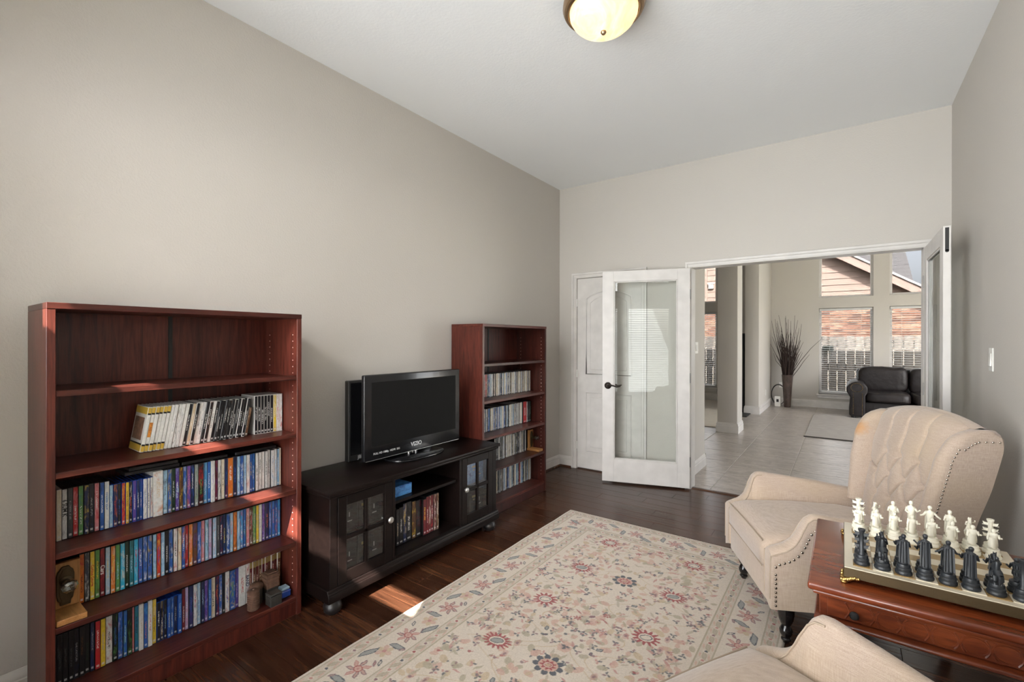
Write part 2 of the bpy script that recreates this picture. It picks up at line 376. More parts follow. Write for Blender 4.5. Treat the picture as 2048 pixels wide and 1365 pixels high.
# casings with a stepped profile
def casing(name, x0, x1, zt, yw, sgn, label, w=.06):
    m = MB()
    for (o0, o1, t) in ((.0, w, .011), (.008, w*.55, .016), (w*.62, w, .02)):
        m.box(x0-o1, x0-o0, yw, yw+sgn*t, 0, zt+o0); m.box(x1+o0, x1+o1, yw, yw+sgn*t, 0, zt+o0); m.box(x0-o1, x1+o1, yw, yw+sgn*t, zt+o0, zt+o1)
    j = .02; yj = yw-sgn*WT     # jamb lining
    m.box(x0-j, x0, yw, yj, 0, zt+j).box(x1, x1+j, yw, yj, 0, zt+j).box(x0, x1, yw, yj, zt, zt+j)
    return struct(m.build(name, MT['white'], bevel=.002), label, 'door casing')
casing('trim_4', CX0, CX1, CZ, YB, -1, 'white moulded casing around the closet door', .055)
casing('trim_5', OX0, OX1, OZ, YB, -1, 'wide white moulded casing around the French door opening', .055)
# closet door: two raised panels, the upper with an arched head
MB_ = MB
def arch_outline(x0, x1, z0, z1, rise, n=12):
    pts = [(x0, z0), (x1, z0), (x1, z1-rise)]
    for i in range(1, n): t = i/n; pts.append((x1+(x0-x1)*t, z1-rise+rise*math.sin(PI*t)**.8))
    return pts + [(x0, z1-rise)]
cd = sempty('door_1', (CX0, YB, 0), 'white closet door with two raised panels behind the French door', 'door')
yd = YB+.012
MB().box(CX0+.003, CX1-.003, yd, yd+.035, .012, CZ-.003).build('door_slab', MT['white'], cd, .002)
for (z0_, z1_, ri) in ((1.02, 1.89, .075), (.2, .82, 0.0)):
    x0_, x1_ = CX0+.11, CX1-.11
    o = arch_outline(x0_, x1_, z0_, z1_, ri) if ri else [(x0_, z0_), (x1_, z0_), (x1_, z1_), (x0_, z1_)]
    MB().tube([(a, yd, b2) for a, b2 in o], .009, 6, True).build('panel_moulding', MT['white'], cd)
    i_ = .045; o2 = arch_outline(x0_+i_, x1_-i_, z0_+i_, z1_-i_, ri) if ri else [(x0_+i_, z0_+i_), (x1_-i_, z0_+i_), (x1_-i_, z1_-i_), (x0_+i_, z1_-i_)]
    MB().prism(o2, yd-.006, yd+.01, 'y').build('raised_panel', MT['white'], cd, .005)
for z in (.25, 1.02, 1.78): MB().lathe([(.006, -.04), (.006, .04)], 8, (CX0+.001, yd-.008, z)).build('hinge', MT['white2'], cd)
MB().box(CX0, CX1, YB+.35, YB+.37, 0, 2.3).build('closet_back', MT['blackmatte'], cd)
# French doors
MT['hinge'] = plain('satin_hinge_steel', (.30, .29, .28), .4, .9)
def lever(parent, m, M4, dirn):
    a = MB().lathe([(.0, 0), (.032, 0), (.033, .004), (.028, .009), (.012, .013), (.011, .045), (0, .045)], 20, axis='y').xf(Matrix.Scale(-1, 4, (0,1,0)))
    h_ = a.xf(M4).build('handle', m, parent, world=False)
    pth = [(0,-.04,0), (dirn*.012,-.047,.004), (dirn*.035,-.05,.007), (dirn*.06,-.05,.002), (dirn*.085,-.05,-.006), (dirn*.11,-.05,-.003), (dirn*.122,-.047,.001)]
    MB().tube(pth, [.010,.009,.008,.0075,.007,.006,.005], 8).xf(M4).build('lever', m, h_, world=False)
def french(name, hinge, free, label, handle_at):
    hv = Vector((hinge[0], hinge[1], 0)); fv = Vector((free[0], free[1], 0)); d = fv-hv; wd = d.length; ang = math.atan2(d.y, d.x)
    r = bpy.data.objects.new(name, None); C.objects.link(r); r.location = hv; r.rotation_euler = (0,0,ang); OFF[r.name] = (0,0,0); struct(r, label, 'door')
    t = .0175; z0_, z1_ = .018, 2.04; st = .108
    p0, p1 = .235, 1.94
    MB().box(0, st, -t, t, z0_, z1_).build('stile', MT['white'], r, .0015, world=False)
    MB().box(wd-st, wd, -t, t, z0_, z1_).build('stile', MT['white'], r, .0015, world=False)
    MB().box(st, wd-st, -t, t, z0_, p0).build('rail', MT['white'], r, .0015, world=False)
    MB().box(st, wd-st, -t, t, p1, z1_).build('rail', MT['white'], r, .0015, world=False)
    for s in (-1, 1):
        q = MB(); ii = .012
        for (a, b2, c_, d_) in ((st, st+ii, p0, p1), (wd-st-ii, wd-st, p0, p1), (st+ii, wd-st-ii, p0, p0+ii), (st+ii, wd-st-ii, p1-ii, p1)): q.box(a, b2, s*.006, s*(t-.003), c_, d_)
        q.build('glazing_bead', MT['white'], r, .003, world=False)
    MB().box(st+.002, wd-st-.002, -.002, .002, p0+.002, p1-.002).build('pane', MT['dpane'], r, smooth=False, world=False)
    for z in (.26, 1.03, 1.80):
        MB().lathe([(.0055, -.045), (.0055, .045)], 8, (-.003, handle_at*t, z)).box(-.0015, .0, -t, t, z-.045, z+.045).build('hinge', MT['hinge'], r, world=False)
    return r, wd, t
fd, wd, t_ = french('door_2', (-1.149, 4.393), (-1.905, 4.150), 'white glazed French door swung open in front of the closet', 1)
M1 = Matrix.Translation((wd-.055, t_, .94)) @ Matrix.Rotation(PI, 4, 'Z')
lever(fd, MT['bronze'], M1, 1)
lever(fd, MT['bronze'], Matrix.Translation((wd-.055, -t_, .94)), -1)
MB().box(wd-.0005, wd+.0012, -.011, .011, .89, 1.0).build('latch_plate', MT['bronze'], fd, world=False)
fr3, wd3, t3 = french('door_3', (.482, 4.405), (.482, 3.63), 'white glazed French door standing open by the right wall', -1)
fb = MB().box(wd3-.0005, wd3+.0015, -.0085, .0085, 1.895, 2.03)
fb.lathe([(0, 0), (.0085, 0), (.0085, .002), (0, .002)], 14, (wd3-.0005, 0, 1.895), axis='x'); fb.build('flush_bolt', MT['blackmatte'], fr3, world=False)
fb = MB().box(wd3-.0005, wd3+.0015, -.0085, .0085, .03, .17); fb.build('flush_bolt', MT['blackmatte'], fr3, world=False)
# switch on the right wall
def switch(p, nrm, label, double=False):
    n_ = Vector(nrm); ang = math.atan2(n_.x, -n_.y)
    r = thing('light_switch', label, 'switch', p, ang); w2 = .058 if double else .036
    MB().box(-w2, w2, -.006, 0, -.06, .06).build('cover_plate', MT['white2'], r, .0025, world=False)
    for k in ((-.023, .023) if double else (0,)):
        MB().prism([(-.006, -.033), (-.006, .033), (-.0085, .033), (-.012, -.033)], k-.0165, k+.0165, 'x').build('rocker', MT['white2'], r, .001, world=False)
    return r
switch((XR, 3.333, 1.278), (-1,0,0), 'white rocker light switch on the right wall')
switch((-1.25, 5.02, 1.30), (1,0,0), 'double white light switch on the hall wall past the French door', True)
# ------------------------------------------------------------------ hall, dining corner and living room
struct(MB().box(-2.5, -1.25, YB+WT, 5.38, -.05, 3.67).build('wall_closet', MT['wall']), 'beige hall wall beside the closet', 'wall')
struct(MB().box(-4.7, -2.5, YB+WT, YB+WT+.12, -.05, 3.67).build('wall_dining', MT['wall']), 'beige wall of the dining corner', 'wall')
struct(MB().box(-4.73, -4.6, YB, 11.6, -.05, 3.67).build('wall_dining_side', MT['wall']), 'beige outer wall of the dining corner', 'wall')
struct(MB().box(XR, 3.5, YB+.02, YB+WT, -.05, 3.67).build('wall_hall', MT['wall']), 'beige hall wall right of the French doors', 'wall')
rw = MB().box(3.4, 3.5, YB, 6.2, -.05, 3.67).box(3.4, 3.5, 9.8, 11.6, -.05, 3.67).box(3.4, 3.5, 6.2, 9.8, 2.45, 3.67)  # unseen wall; its opening is assumed, to let side daylight in
struct(rw.build('wall_living_side', MT['wall']), 'beige unseen side wall with an assumed opening for daylight', 'wall')
struct(MB().box(-4.7, 3.5, YB+.06, 11.6, 3.55, 3.66).build('ceiling_living', MT['ceil']), 'off-white ceiling of the living room', 'ceiling')
struct(MB().box(XL-.05, XR+.3, YB+.02, YB+WT, ZC, 3.6).build('wall_back_upper', MT['wall']), 'beige wall above the French doors on the hall side', 'wall')
YW = 11.45
LW = [(-3.30, -2.40), (-.425, .465), (.71, 1.60), (1.85, 2.74)]
wl = MB(); xs_ = [-4.7] + [v for w in LW for v in w] + [3.5]; a0, a1, a2, a3 = .285, 2.05, 2.265, 3.35
for i in range(0, len(xs_), 2): wl.box(xs_[i], xs_[i+1], YW, YW+.15, -.05, 3.67)
for a, b2 in LW: wl.box(a, b2, YW, YW+.15, -.05, a0).box(a, b2, YW, YW+.15, a1, a2).box(a, b2, YW, YW+.15, a3, 3.67)
struct(wl.build('wall_far', MT['wall']), 'beige far wall of the living room with tall windows', 'wall')
dn = ['dining corner window seen left of the square column', 'tall living room window behind the sofa arm', 'living room window above the sofa seat', 'living room window hidden behind the open door']
for i, (a, b2) in enumerate(LW):
    window(a, b2, a0, a1, YW, .15, 1, dn[i], gl='tpane')
    window(a, b2, a2, a3, YW, .15, 1, 'upper fixed pane over the '+dn[i], False, gl='tpane')
    blind(a+.012, b2-.012, a0+.008, a1-.008, YW+.055, -.12, 'white slatted blind in the '+dn[i])
bb('baseboard_far', (-1.285, YW, 0), (3.4, YW, 0), (0,-1,0), 'white baseboard under the living room windows', .15, False)
bb('baseboard_far', (-4.6, YW, 0), (-1.65, YW, 0), (0,-1,0), 'white baseboard under the dining corner window', .15, False)
bb('baseboard_closet', (-1.25, YB+WT, 0), (-1.25, 5.38, 0), (1,0,0), 'white baseboard on the hall wall past the French door', .13, False)
bb('baseboard_closet', (-1.234, 5.38, 0), (-2.5, 5.38, 0), (0,1,0), 'white baseboard on the back of the closet wall', .13, False)
def post(name, x0, x1, y0, y1, label, h=.15):
    c_ = struct(MB().box(x0, x1, y0, y1, -.05, 3.6).build(name, MT['wall'], bevel=.012, seg=2), label, 'column')
    g = .016; b_ = MB()
    b_.box(x0-g, x1+g, y0-g, y1+g, 0, h*.68).box(x0-g*.72, x1+g*.72, y0-g*.72, y1+g*.72, h*.68, h*.9).box(x0-g*.35, x1+g*.35, y0-g*.35, y1+g*.35, h*.9, h)
    b_.build('base_moulding', MT['white'], c_, .003)
post('wall_column', -1.555, -1.275, 7.47, 7.86, 'square beige column with a white base in the hall')
post('wall_stub', -1.525, -1.285, 9.66, YW, 'beige wall end with white base left of the twig vase')
MT['carpet'] = plain('cream_carpet', (.62, .56, .48), .95, bumpy=(220, .6, .004))
tag(MB().box(-4.4, -1.645, 7.8, 11.3, .001, .012).build('dining_rug', MT['carpet'], bevel=.004), 'pale cream rug on the floor left of the square column', 'rug')
MT['mat'] = plain('greige_rug', (.34, .31, .285), .95, bumpy=(90, .7, .004)); MT['darkedge'] = plain('dark_rug_edge', (.05, .04, .035), .9)
lr = thing('living_room_rug', 'grey beige rug with a dark edge on the living room tiles', 'rug', (1, 9, 0))
MB().box(-.46, 2.4, 7.85, 10.2, .001, .012).build('rug_field', MT['mat'], lr, .003); MB().box(-.47, 2.41, 7.815, 7.85, .001, .013).build('rug_edge', MT['darkedge'], lr, .003)
fp = thing('fireplace', 'dark fireplace surround glimpsed behind the square column', 'fireplace', (-1.6, 9.95, 0))
MB().box(-1.638, -1.548, 9.72, 10.6, 0, 1.52).build('firebox', MT['blackmatte'], fp, .004); MB().box(-1.638, -1.42, 9.2, 9.63, 0, .02).build('hearth', MT['blackmatte'], fp, .004)
# ------------------------------------------------------------------ outdoors
MT['grass'] = plain('lawn', (.16, .15, .08), .95, bumpy=(12, .5, .05))
struct(MB().box(-60, 60, -60, 80, -.6, -.4).build('ground', MT['grass']), 'ground outside the house', 'ground')
MT['siding'] = plain('salmon_beige_siding', (.27, .20, .168), .7); MT['trimtan'] = plain('tan_trim_board', (.28, .21, .18), .65)
YH = 17.0
nh = thing('neighbour_house', 'salmon sided brick house with grey roof beyond the windows', 'house', (0, YH, -.4))
def brick_mat():
    m, n, b = new_mat('red_brick'); oi = N(n, 'ShaderNodeTexCoord'); g = N(n, 'ShaderNodeNewGeometry')
    c = ramp(n, g.outputs['Random Per Island'], [(0, (.10, .05, .036)), (.3, (.24, .105, .066)), (.6, (.30, .155, .10)), (.85, (.36, .23, .16)), (1, (.17, .09, .07))]); L(n, c, b.inputs['Base Color']); b.inputs['Roughness'].default_value = .85
    return m
MT['brick'] = brick_mat(); MT['mortar'] = plain('pale_mortar', (.42, .37, .32), .9)
MB().box(-8, 12, YH+.01, YH+.1, -.4, 2.5).build('wall', MT['mortar'], nh)
bk = MB(); z = 1.2; k = 0
while z < 2.46:
    x = -7.9 + (k % 2)*.11
    while x < 6.0:
        if -6 < x < -2.5 or -1.3 < x < 3.2: bk.box(x, x+.208, YH-.006, YH+.02, z, z+.064)
        x += .219
    z += .075; k += 1
tag(bk.build('bricks', MT['brick'], nh, smooth=False), 'orange red bricks', None, kind='stuff')
z = 2.5; sm = MB().prism([(0, 0), (-.02, 0), (-.006, .2), (0, .2)], -3.9, 5.2, 'x')
while z < 5.2:
    o = MB().prism([(YH, z), (YH-.022, z), (YH-.006, z+.193), (YH, z+.193)], -3.9, min(6.5, .231+(3.75-z)/.66), 'x').build('siding_board', MT['siding'], nh, smooth=False); z += .19
MB().box(-4.05, -3.86, YH-.05, YH, 2.5, 5.6).build('corner_board', MT['trimtan'], nh)
vb = MB().box(-3.81, -3.65, YH-.09, YH, 3.18, 3.34).box(-3.84, -3.62, YH-.11, YH-.05, 3.34, 3.38); vb.build('wall_vent', MT['white2'], nh, .006)
# sloping rake of the gable: board line falls to the right
def rk(x): return 3.833 - .66*(x-.231)
yr = YH-.24
MB().prism([(-2.2, rk(-2.2)), (3.2, rk(3.2)), (3.2, rk(3.2)-.255), (-2.2, rk(-2.2)-.255)], yr-.03, yr, 'y').build('rake_board', MT['trimtan'], nh)
MB().prism([(-2.2, rk(-2.2)), (3.2, rk(3.2)), (3.2, rk(3.2)-.05), (-2.2, rk(-2.2)-.05)], yr, YH, 'y').build('soffit', MT['siding'], nh)
MB().prism([(-2.2, rk(-2.2)+.07), (3.2, rk(3.2)+.07), (3.2, rk(3.2)), (-2.2, rk(-2.2))], yr-.06, YH+6, 'y').build('roof', MT['roof'], nh)
sh = MB(); MT['shingle'] = plain('weathered_grey_shingles', (.085, .083, .086), .9, bumpy=(25, .5, .02))
for k in range(22):
    z = 2.6+.15*k; yy = 21.4+.1*k; xr = (2.019-(z-3.548)*.182)*yy/22
    sh.prism([(yy, z), (yy+.12, z+.16), (yy+.10, z+.15), (yy-.02, z-.01)], .4, xr, 'x')
tag(sh.build('shingles', MT['shingle'], nh, smooth=False), 'rows of grey shingles on the rear roof', None, kind='stuff')
MT['fence'] = wood('weathered_fence_wood', (.14, .125, .11), (.30, .27, .245), .9, 'z', 1.4, rnd=5)
fe = thing('garden_fence', 'weathered grey picket fence behind the window blinds', 'fence', (0, 14.5, -.4)); fr_ = random.Random(5); x = -5.0; pm = MB().box(0, .172, -.01, .01, 0, 1).mesh('picket', .002)
while x < 3.9:
    o = link('picket', pm, MT['fence'], fe); o.location = (x, 0, .02); o.scale = (1, 1, 1.88+fr_.uniform(-.012, .012)); x += .187
for z in (.3, 1.05, 1.65): MB().box(-5, 3.95, 14.511, 14.55, z-.43, z-.255).build('fence_rail', MT['fence'], fe)
MB().box(-.45, -.22, 14.40, 14.49, 1.12, 1.26).box(-.43, -.24, 14.385, 14.402, 1.13, 1.25).build('meter_box', plain('dark_green_metal', (.05, .06, .05), .5), fe, .008)
# ================================================================== bookcases
MT['pin'] = plain('pale_peg_holes', (.62, .50, .45), .6)
SH = [1.193, .907, .626, .365, .09]; XS = -2.213; XB = -2.532
def bookcase(y0, y1, label):
    r = thing('bookcase', label, 'bookcase', (XB, (y0+y1)/2, 0)); t = .024; tb = 1.478
    MB().box(XB, XS, y0, y0+t, 0, tb).build('side_panel', MT['mahog'], r, .0015); MB().box(XB, XS, y1-t, y1, 0, tb).build('side_panel', MT['mahog'], r, .0015)
    MB().box(XB, XS+.002, y0, y1, tb, 1.5).build('top_panel', MT['mahogy'], r, .0015)
    ym = (y0+y1)/2; MB().box(XB, XB+.006, y0+t, ym-.006, .06, tb).build('back_panel', MT['mahog'], r); MB().box(XB, XB+.006, ym+.006, y1-t, .06, tb).build('back_panel', MT['mahog'], r)
    MB().box(XB-.002, XB+.009, ym-.008, ym+.008, .06, tb).build('back_seam', MT['blackmatte'], r)
    for z in SH: MB().box(XB+.006, XS-.004, y0+t, y1-t, z-.021, z).build('shelf', MT['mahogy'], r, .0015)
    MB().box(XS-.022, XS-.006, y0+t, y1-t, 0, SH[-1]-.021).build('toe_kick', MT['mahog'], r, .0015)
    for yy, s in ((y0+t, 1), (y1-t, -1)):
        q = MB()
        for xx in (XS-.04, XB+.05):
            z = .15
            while z < 1.4:
                if all(not (zz-.026 < z < zz+.004) for zz in SH): q.lathe([(0, 0), (.0028, 0), (.0028, .0008), (0, .0008)] if s > 0 else [(0, -.0008), (.0028, -.0008), (.0028, 0), (0, 0)], 6, (xx, yy, z), 'y')
                z += .032
        q.build('peg_holes', MT['pin'], r, smooth=False)
    return r
bookcase(.348, 1.263, 'mahogany bookcase nearest the viewer, left of the television stand')
bookcase(2.692, 3.611, 'mahogany bookcase right of the television stand, near the corner')
# ------------------------------------------------------------------ cases and spines
PAL = dict(w=(.68,.68,.66), c=(.66,.58,.43), e=(.55,.44,.30), a=(.30,.31,.32), d=(.055,.06,.065), k=(.008,.008,.010), n=(.012,.022,.075), b=(.025,.10,.36), s=(.06,.28,.58), l=(.32,.50,.66), q=(.03,.38,.60),
  t=(.02,.16,.20), g=(.10,.26,.07), G=(.012,.04,.022), y=(.70,.50,.04), o=(.60,.17,.025), r=(.45,.025,.03), m=(.13,.012,.018), p=(.58,.22,.24), v=(.10,.05,.26), u=(.42,.36,.58), N=(.11,.045,.018))
CN = dict(w='white', c='cream', e='tan', a='grey', d='charcoal', k='black', n='navy', b='blue', s='sky blue', l='pale blue', q='cyan', t='teal', g='green', G='dark green', y='yellow', o='orange', r='red', m='dark red', p='pink', v='purple', u='lavender', N='brown')
def spine_mat():
    m, n, b = new_mat('printed_spine'); tc = N(n, 'ShaderNodeTexCoord'); sp = N(n, 'ShaderNodeSeparateXYZ'); L(n, tc.outputs['Generated'], sp.inputs[0]); u, v = sp.outputs[1], sp.outputs[2]
    oi = N(n, 'ShaderNodeObjectInfo')
    def at(nm):
        a = N(n, 'ShaderNodeAttribute', attribute_type='OBJECT', attribute_name=nm); return a.outputs['Color']
    def mth(op, x, y, clamp=False):
        q = N(n, 'ShaderNodeMath', operation=op); q.use_clamp = clamp
        for i, z in enumerate((x, y)):
            if hasattr(z, 'is_linked'): L(n, z, q.inputs[i])
            else: q.inputs[i].default_value = z
        return q.outputs[0]
    def vec(x, y, z):
        q = N(n, 'ShaderNodeCombineXYZ')
        for i, k in enumerate((x, y, z)):
            if hasattr(k, 'is_linked'): L(n, k, q.inputs[i])
            else: q.inputs[i].default_value = k
        return q.outputs[0]
    seed = mth('MULTIPLY', oi.outputs['Random'], 91.0)
    art = noise(n, vec(mth('MULTIPLY', u, 1.2), mth('MULTIPLY', v, 5.0), seed), 1.0, 3, .6, .6)
    c = mixc(n, ramp(n, art, [(.48, (0,0,0)), (.72, (.8,.8,.8))]), at('c1'), at('c2'))
    tone = noise(n, vec(mth('MULTIPLY', u, 2.5), mth('MULTIPLY', v, 16.0), mth('ADD', seed, 7)), 1.0, 3, .6)
    c = mixc(n, .3, c, ramp(n, tone, [(.3, (.25,.25,.25)), (.7, (1.0,1.0,1.0))]), 'MULTIPLY')
    let = noise(n, vec(mth('MULTIPLY', u, 5.0), mth('MULTIPLY', v, 62.0), mth('ADD', seed, 31)), 1.0, 1, .4)
    lo = mth('MULTIPLY_ADD', oi.outputs['Random'], .25); n.nodes[-1].inputs[2].default_value = .2
    du = mth('LESS_THAN', mth('ABSOLUTE', mth('SUBTRACT', u, .5), 0), .2); inv = mth('MULTIPLY', mth('GREATER_THAN', v, lo), mth('LESS_THAN', v, mth('ADD', lo, .38)))
    msk = mth('MULTIPLY', mth('MULTIPLY', mth('MULTIPLY', du, inv), mth('GREATER_THAN', let, .5)), .8); c = mixc(n, msk, c, at('c3'))
    lg = mth('MULTIPLY', mth('MULTIPLY', mth('GREATER_THAN', v, .04), mth('LESS_THAN', v, .085)), mth('LESS_THAN', mth('ABSOLUTE', mth('SUBTRACT', u, .5), 0), .3)); c = mixc(n, mth('MULTIPLY', lg, .7), c, (.6,.6,.6))
    L(n, c, b.inputs['Base Color']); b.inputs['Roughness'].default_value = .32; return m
MT['spine'] = spine_mat()
MT['case_k'] = plain('black_case_plastic', (.012, .012, .013), .35); MT['case_b'] = plain('blue_case_plastic', (.015, .06, .30), .25, coat=.3); MT['case_w'] = plain('white_card_sleeve', (.62, .61, .58), .6); MT['gold'] = plain('gold_foil', (.42, .33, .13), .4, .8)
def ordn(i): return '%d%s' % (i, 'th' if 10 <= i % 100 <= 20 else {1: 'st', 2: 'nd', 3: 'rd'}.get(i % 10, 'th'))
_cm = {}
def dvd(y0, y1, z, x, cols, h, dep, case, label, group, cat='DVD', nm='dvd_case', lean=0, text=None, tcol='w', print_h=1.0):
    w = y1-y0-.0005; key = (round(w, 4), h, dep, case.name)
    if key not in _cm:
        body = MB().box(-dep, 0, -w/2, w/2, 0, h).mesh(nm, .0012, 1); body.materials.append(case)
        _cm[key] = (body, MB().box(0, .0006, -w/2+.0011, w/2-.0011, .003, h-.003).mesh('spine_print'))
    b, s = _cm[key]; o = bpy.data.objects.new(nm, b); C.objects.link(o); o.location = (x, (y0+y1)/2, z+.0002); o.rotation_euler = (-lean, 0, 0); OFF[o.name] = (0,0,0)
    if lean: o.location.z += abs(math.sin(lean))*w/2
    sp = link('spine_print', s, MT['spine'], o)
    for i, k in enumerate('123'): sp['c'+k] = PAL[cols[i]]
    tag(o, label, cat, group)
    if text:
        text_obj('spine_title', text[0], text[1], MT['t_'+tcol], sp, Matrix.Translation((.0009, 0, h*text[2])) @ Matrix.Rotation(-PI/2, 4, 'X') @ Matrix.Rotation(PI/2, 4, 'Y') @ Matrix.Rotation(PI/2, 4, 'Z') if False else Matrix(((0,0,1,.0009),(0,1,0,0),(-1,0,0,h*text[2]),(0,0,0,1))), .0002, True)
    return o
for k in 'wrkyne': MT['t_'+k] = plain('print_'+CN[k].replace(' ', '_'), PAL[k], .4)
ROW3='3994,4142,cew,k 4142,4298,wak,k 4298,4450,dGa 4450,4607,rpw 4607,4760,gtw 4760,4912,nyk 4912,5065,kna 5065,5217,prw 5217,5357,bnw 5357,5513,wlb 5513,5633,lbw,B 5633,5770,nor,B 5770,5894,kdb,B 5894,6018,ryk,B 6018,6136,yrk,B 6136,6248,kwr,B 6248,6376,vbw,B 6376,6490,nbw,B 6490,6592,bvw,B 6592,6737,wab,B 6737,6841,wak,B 6841,6947,wrk,B 6947,7291,woe 7291,7457,lkd 7457,7600,byk 7600,7734,Gkw 7734,7880,vlw 7880,8018,Nyk 8018,8171,bwl 8171,8322,vop 8322,8470,nbw 8470,8614,agd 8614,8830,krg 8830,8993,slw 8993,9144,bsw 9144,9296,wau 9296,9425,mvk 9425,9570,wkd 9570,9717,cwk 9717,9854,nrb 9854,10086,orw 10086,10249,nkb 10249,10387,lbw 10387,10554,bwl 10554,10678,lwb 10678,10838,wra 10838,10953,bvy 10953,11098,bsw 11098,11244,wak 11244,11410,wad 11410,11572,wwa 11572,11724,wak 11724,11858,wak 11858,12032,wla 12032,12169,wls 12169,12315,lsw 12315,12410,cew'
ROW4='4631,4781,ork 4781,4936,dwn 4936,5087,yek 5087,5239,gNy 5239,5394,mrw 5394,5550,ley 5550,5702,ocy 5702,5847,gtl 5847,6010,qcl 6010,6148,Gkw 6148,6296,tGl 6296,6449,qlr 6449,6604,brw 6604,6758,bwn 6758,6926,byk 6926,7062,lkb 7062,7212,ryb 7212,7356,lbw 7356,7502,kkw 7502,7667,bwk 7667,7825,wrk 7825,7972,cow 7972,8111,bow 8111,8251,rpw 8251,8408,ocp 8408,8585,Nvk 8585,8746,bul 8746,8894,plv 8894,9043,ltw 9043,9194,upw 9194,9363,lpw 9363,9502,dka 9502,9643,nrw 9643,9780,nby 9780,9940,bww 9940,10086,lwr 10086,10249,oNr 10249,10398,lbw 10398,10543,srw 10543,10678,bgl 10678,10838,pwg 10838,10999,Nwr 10999,11156,gea 11156,11291,yga 11291,11452,wca 11452,11602,vum 11602,11773,nvo 11773,11920,bul 11920,12082,bso 12082,12220,bol 12220,12366,sbo'
ROW5='3939,4010,kdd 4010,4168,kdd 4168,4325,kkd 4325,4477,kkd 4477,4625,kna 4625,4788,kkN 4788,4947,kkG 4947,5080,nda 5080,5247,rrw 5247,5409,yya 5409,5626,wrk 5626,5786,kgb 5786,5952,bun 5952,6089,bgl 6089,6248,kgG 6248,6328,pro 6328,6469,tbk 6469,6621,wwe 6621,6770,bso 6770,6926,wwr 6926,7075,ycN 7075,7212,kkw,B 7212,7334,kew,B 7334,7457,kdl,B 7457,7577,bnw,B 7577,7689,blw,B 7689,7834,nka,B 7834,7986,bnl,B 7986,8111,mkw 8111,8251,upw 8251,8422,nvb 8422,8585,wbr 8585,8731,lwb 8731,8869,nkl 8869,9018,vub 9018,9159,bsl 9159,9332,cwk 9332,9487,nro 9487,9633,bce 9633,9764,kdn 9764,9940,wrb 9940,10194,byg 10194,10359,vbu 10359,10656,wwr,W 10656,10838,wrd,W 10838,10987,mNc,G 10987,11133,Nmc,G 11133,11285,mNc,G 11285,11440,Nmc,G 11440,11590,mdc,G 11590,11742,mNc,G 11742,11895,Nmc,G 11895,12057,mdc,G 12057,12213,mNc,G 12213,12378,Nmc,G'
XSP = -2.352; KY = .9935
TXT = {(3, 2): ('6 SUM K', .017, .62, 'k'), (4, 3): ('Curious George', .0125, .5, 'r'), (4, 5): ('Cars', .019, .55, 'w'), (5, 45): ('BAND', .02, .55, 'n')}
for rown, data, z, nmrow in ((3, ROW3, SH[2], 'third'), (4, ROW4, SH[3], 'fourth'), (5, ROW5, SH[4], 'bottom')):
    rv = random.Random(rown)
    for i, it in enumerate(data.split()):
        a = it.split(','); f = a[3] if len(a) > 3 else ''; cols = a[2]
        y0, y1 = max(int(a[0])*1e-4*KY, .374), min(int(a[1])*1e-4*KY, 1.2325); h, dep, case = .19, .136, MT['case_k']
        if f == 'B': h, case = .171, MT['case_b']
        elif f == 'W': h, dep, case = .2, .14, MT['case_w']
        elif f == 'G': h, case = .195, MT['case_w']
        elif cols[0] in 'wce': case = MT['case_w'] if rv.random() < .3 else case
        desc = CN[cols[0]] + ('' if cols[1] == cols[0] else ' and ' + CN[cols[1]])
        kind = {'B': 'blu-ray case', 'W': 'boxed set', 'G': 'clasped video case'}.get(f, 'DVD case')
        t = TXT.get((rown, i+1))
        if t: cols = cols[0]+cols[1]+cols[0]
        o = dvd(y0, y1, z, XSP+rv.uniform(-.004, .004), cols, h, dep, case, '%s %s, %s from left on %s shelf, near bookcase' % (desc, kind, ordn(i+1), nmrow), 'video cases on the near bookcase', text=t[:3] if t else None, tcol=t[3] if t else 'w')
        if f == 'G': MB().box(0, .0012, -(y1-y0)/2+.0015, (y1-y0)/2-.0015, .162, .19).build('gold_clasp', MT['gold'], o, world=False)
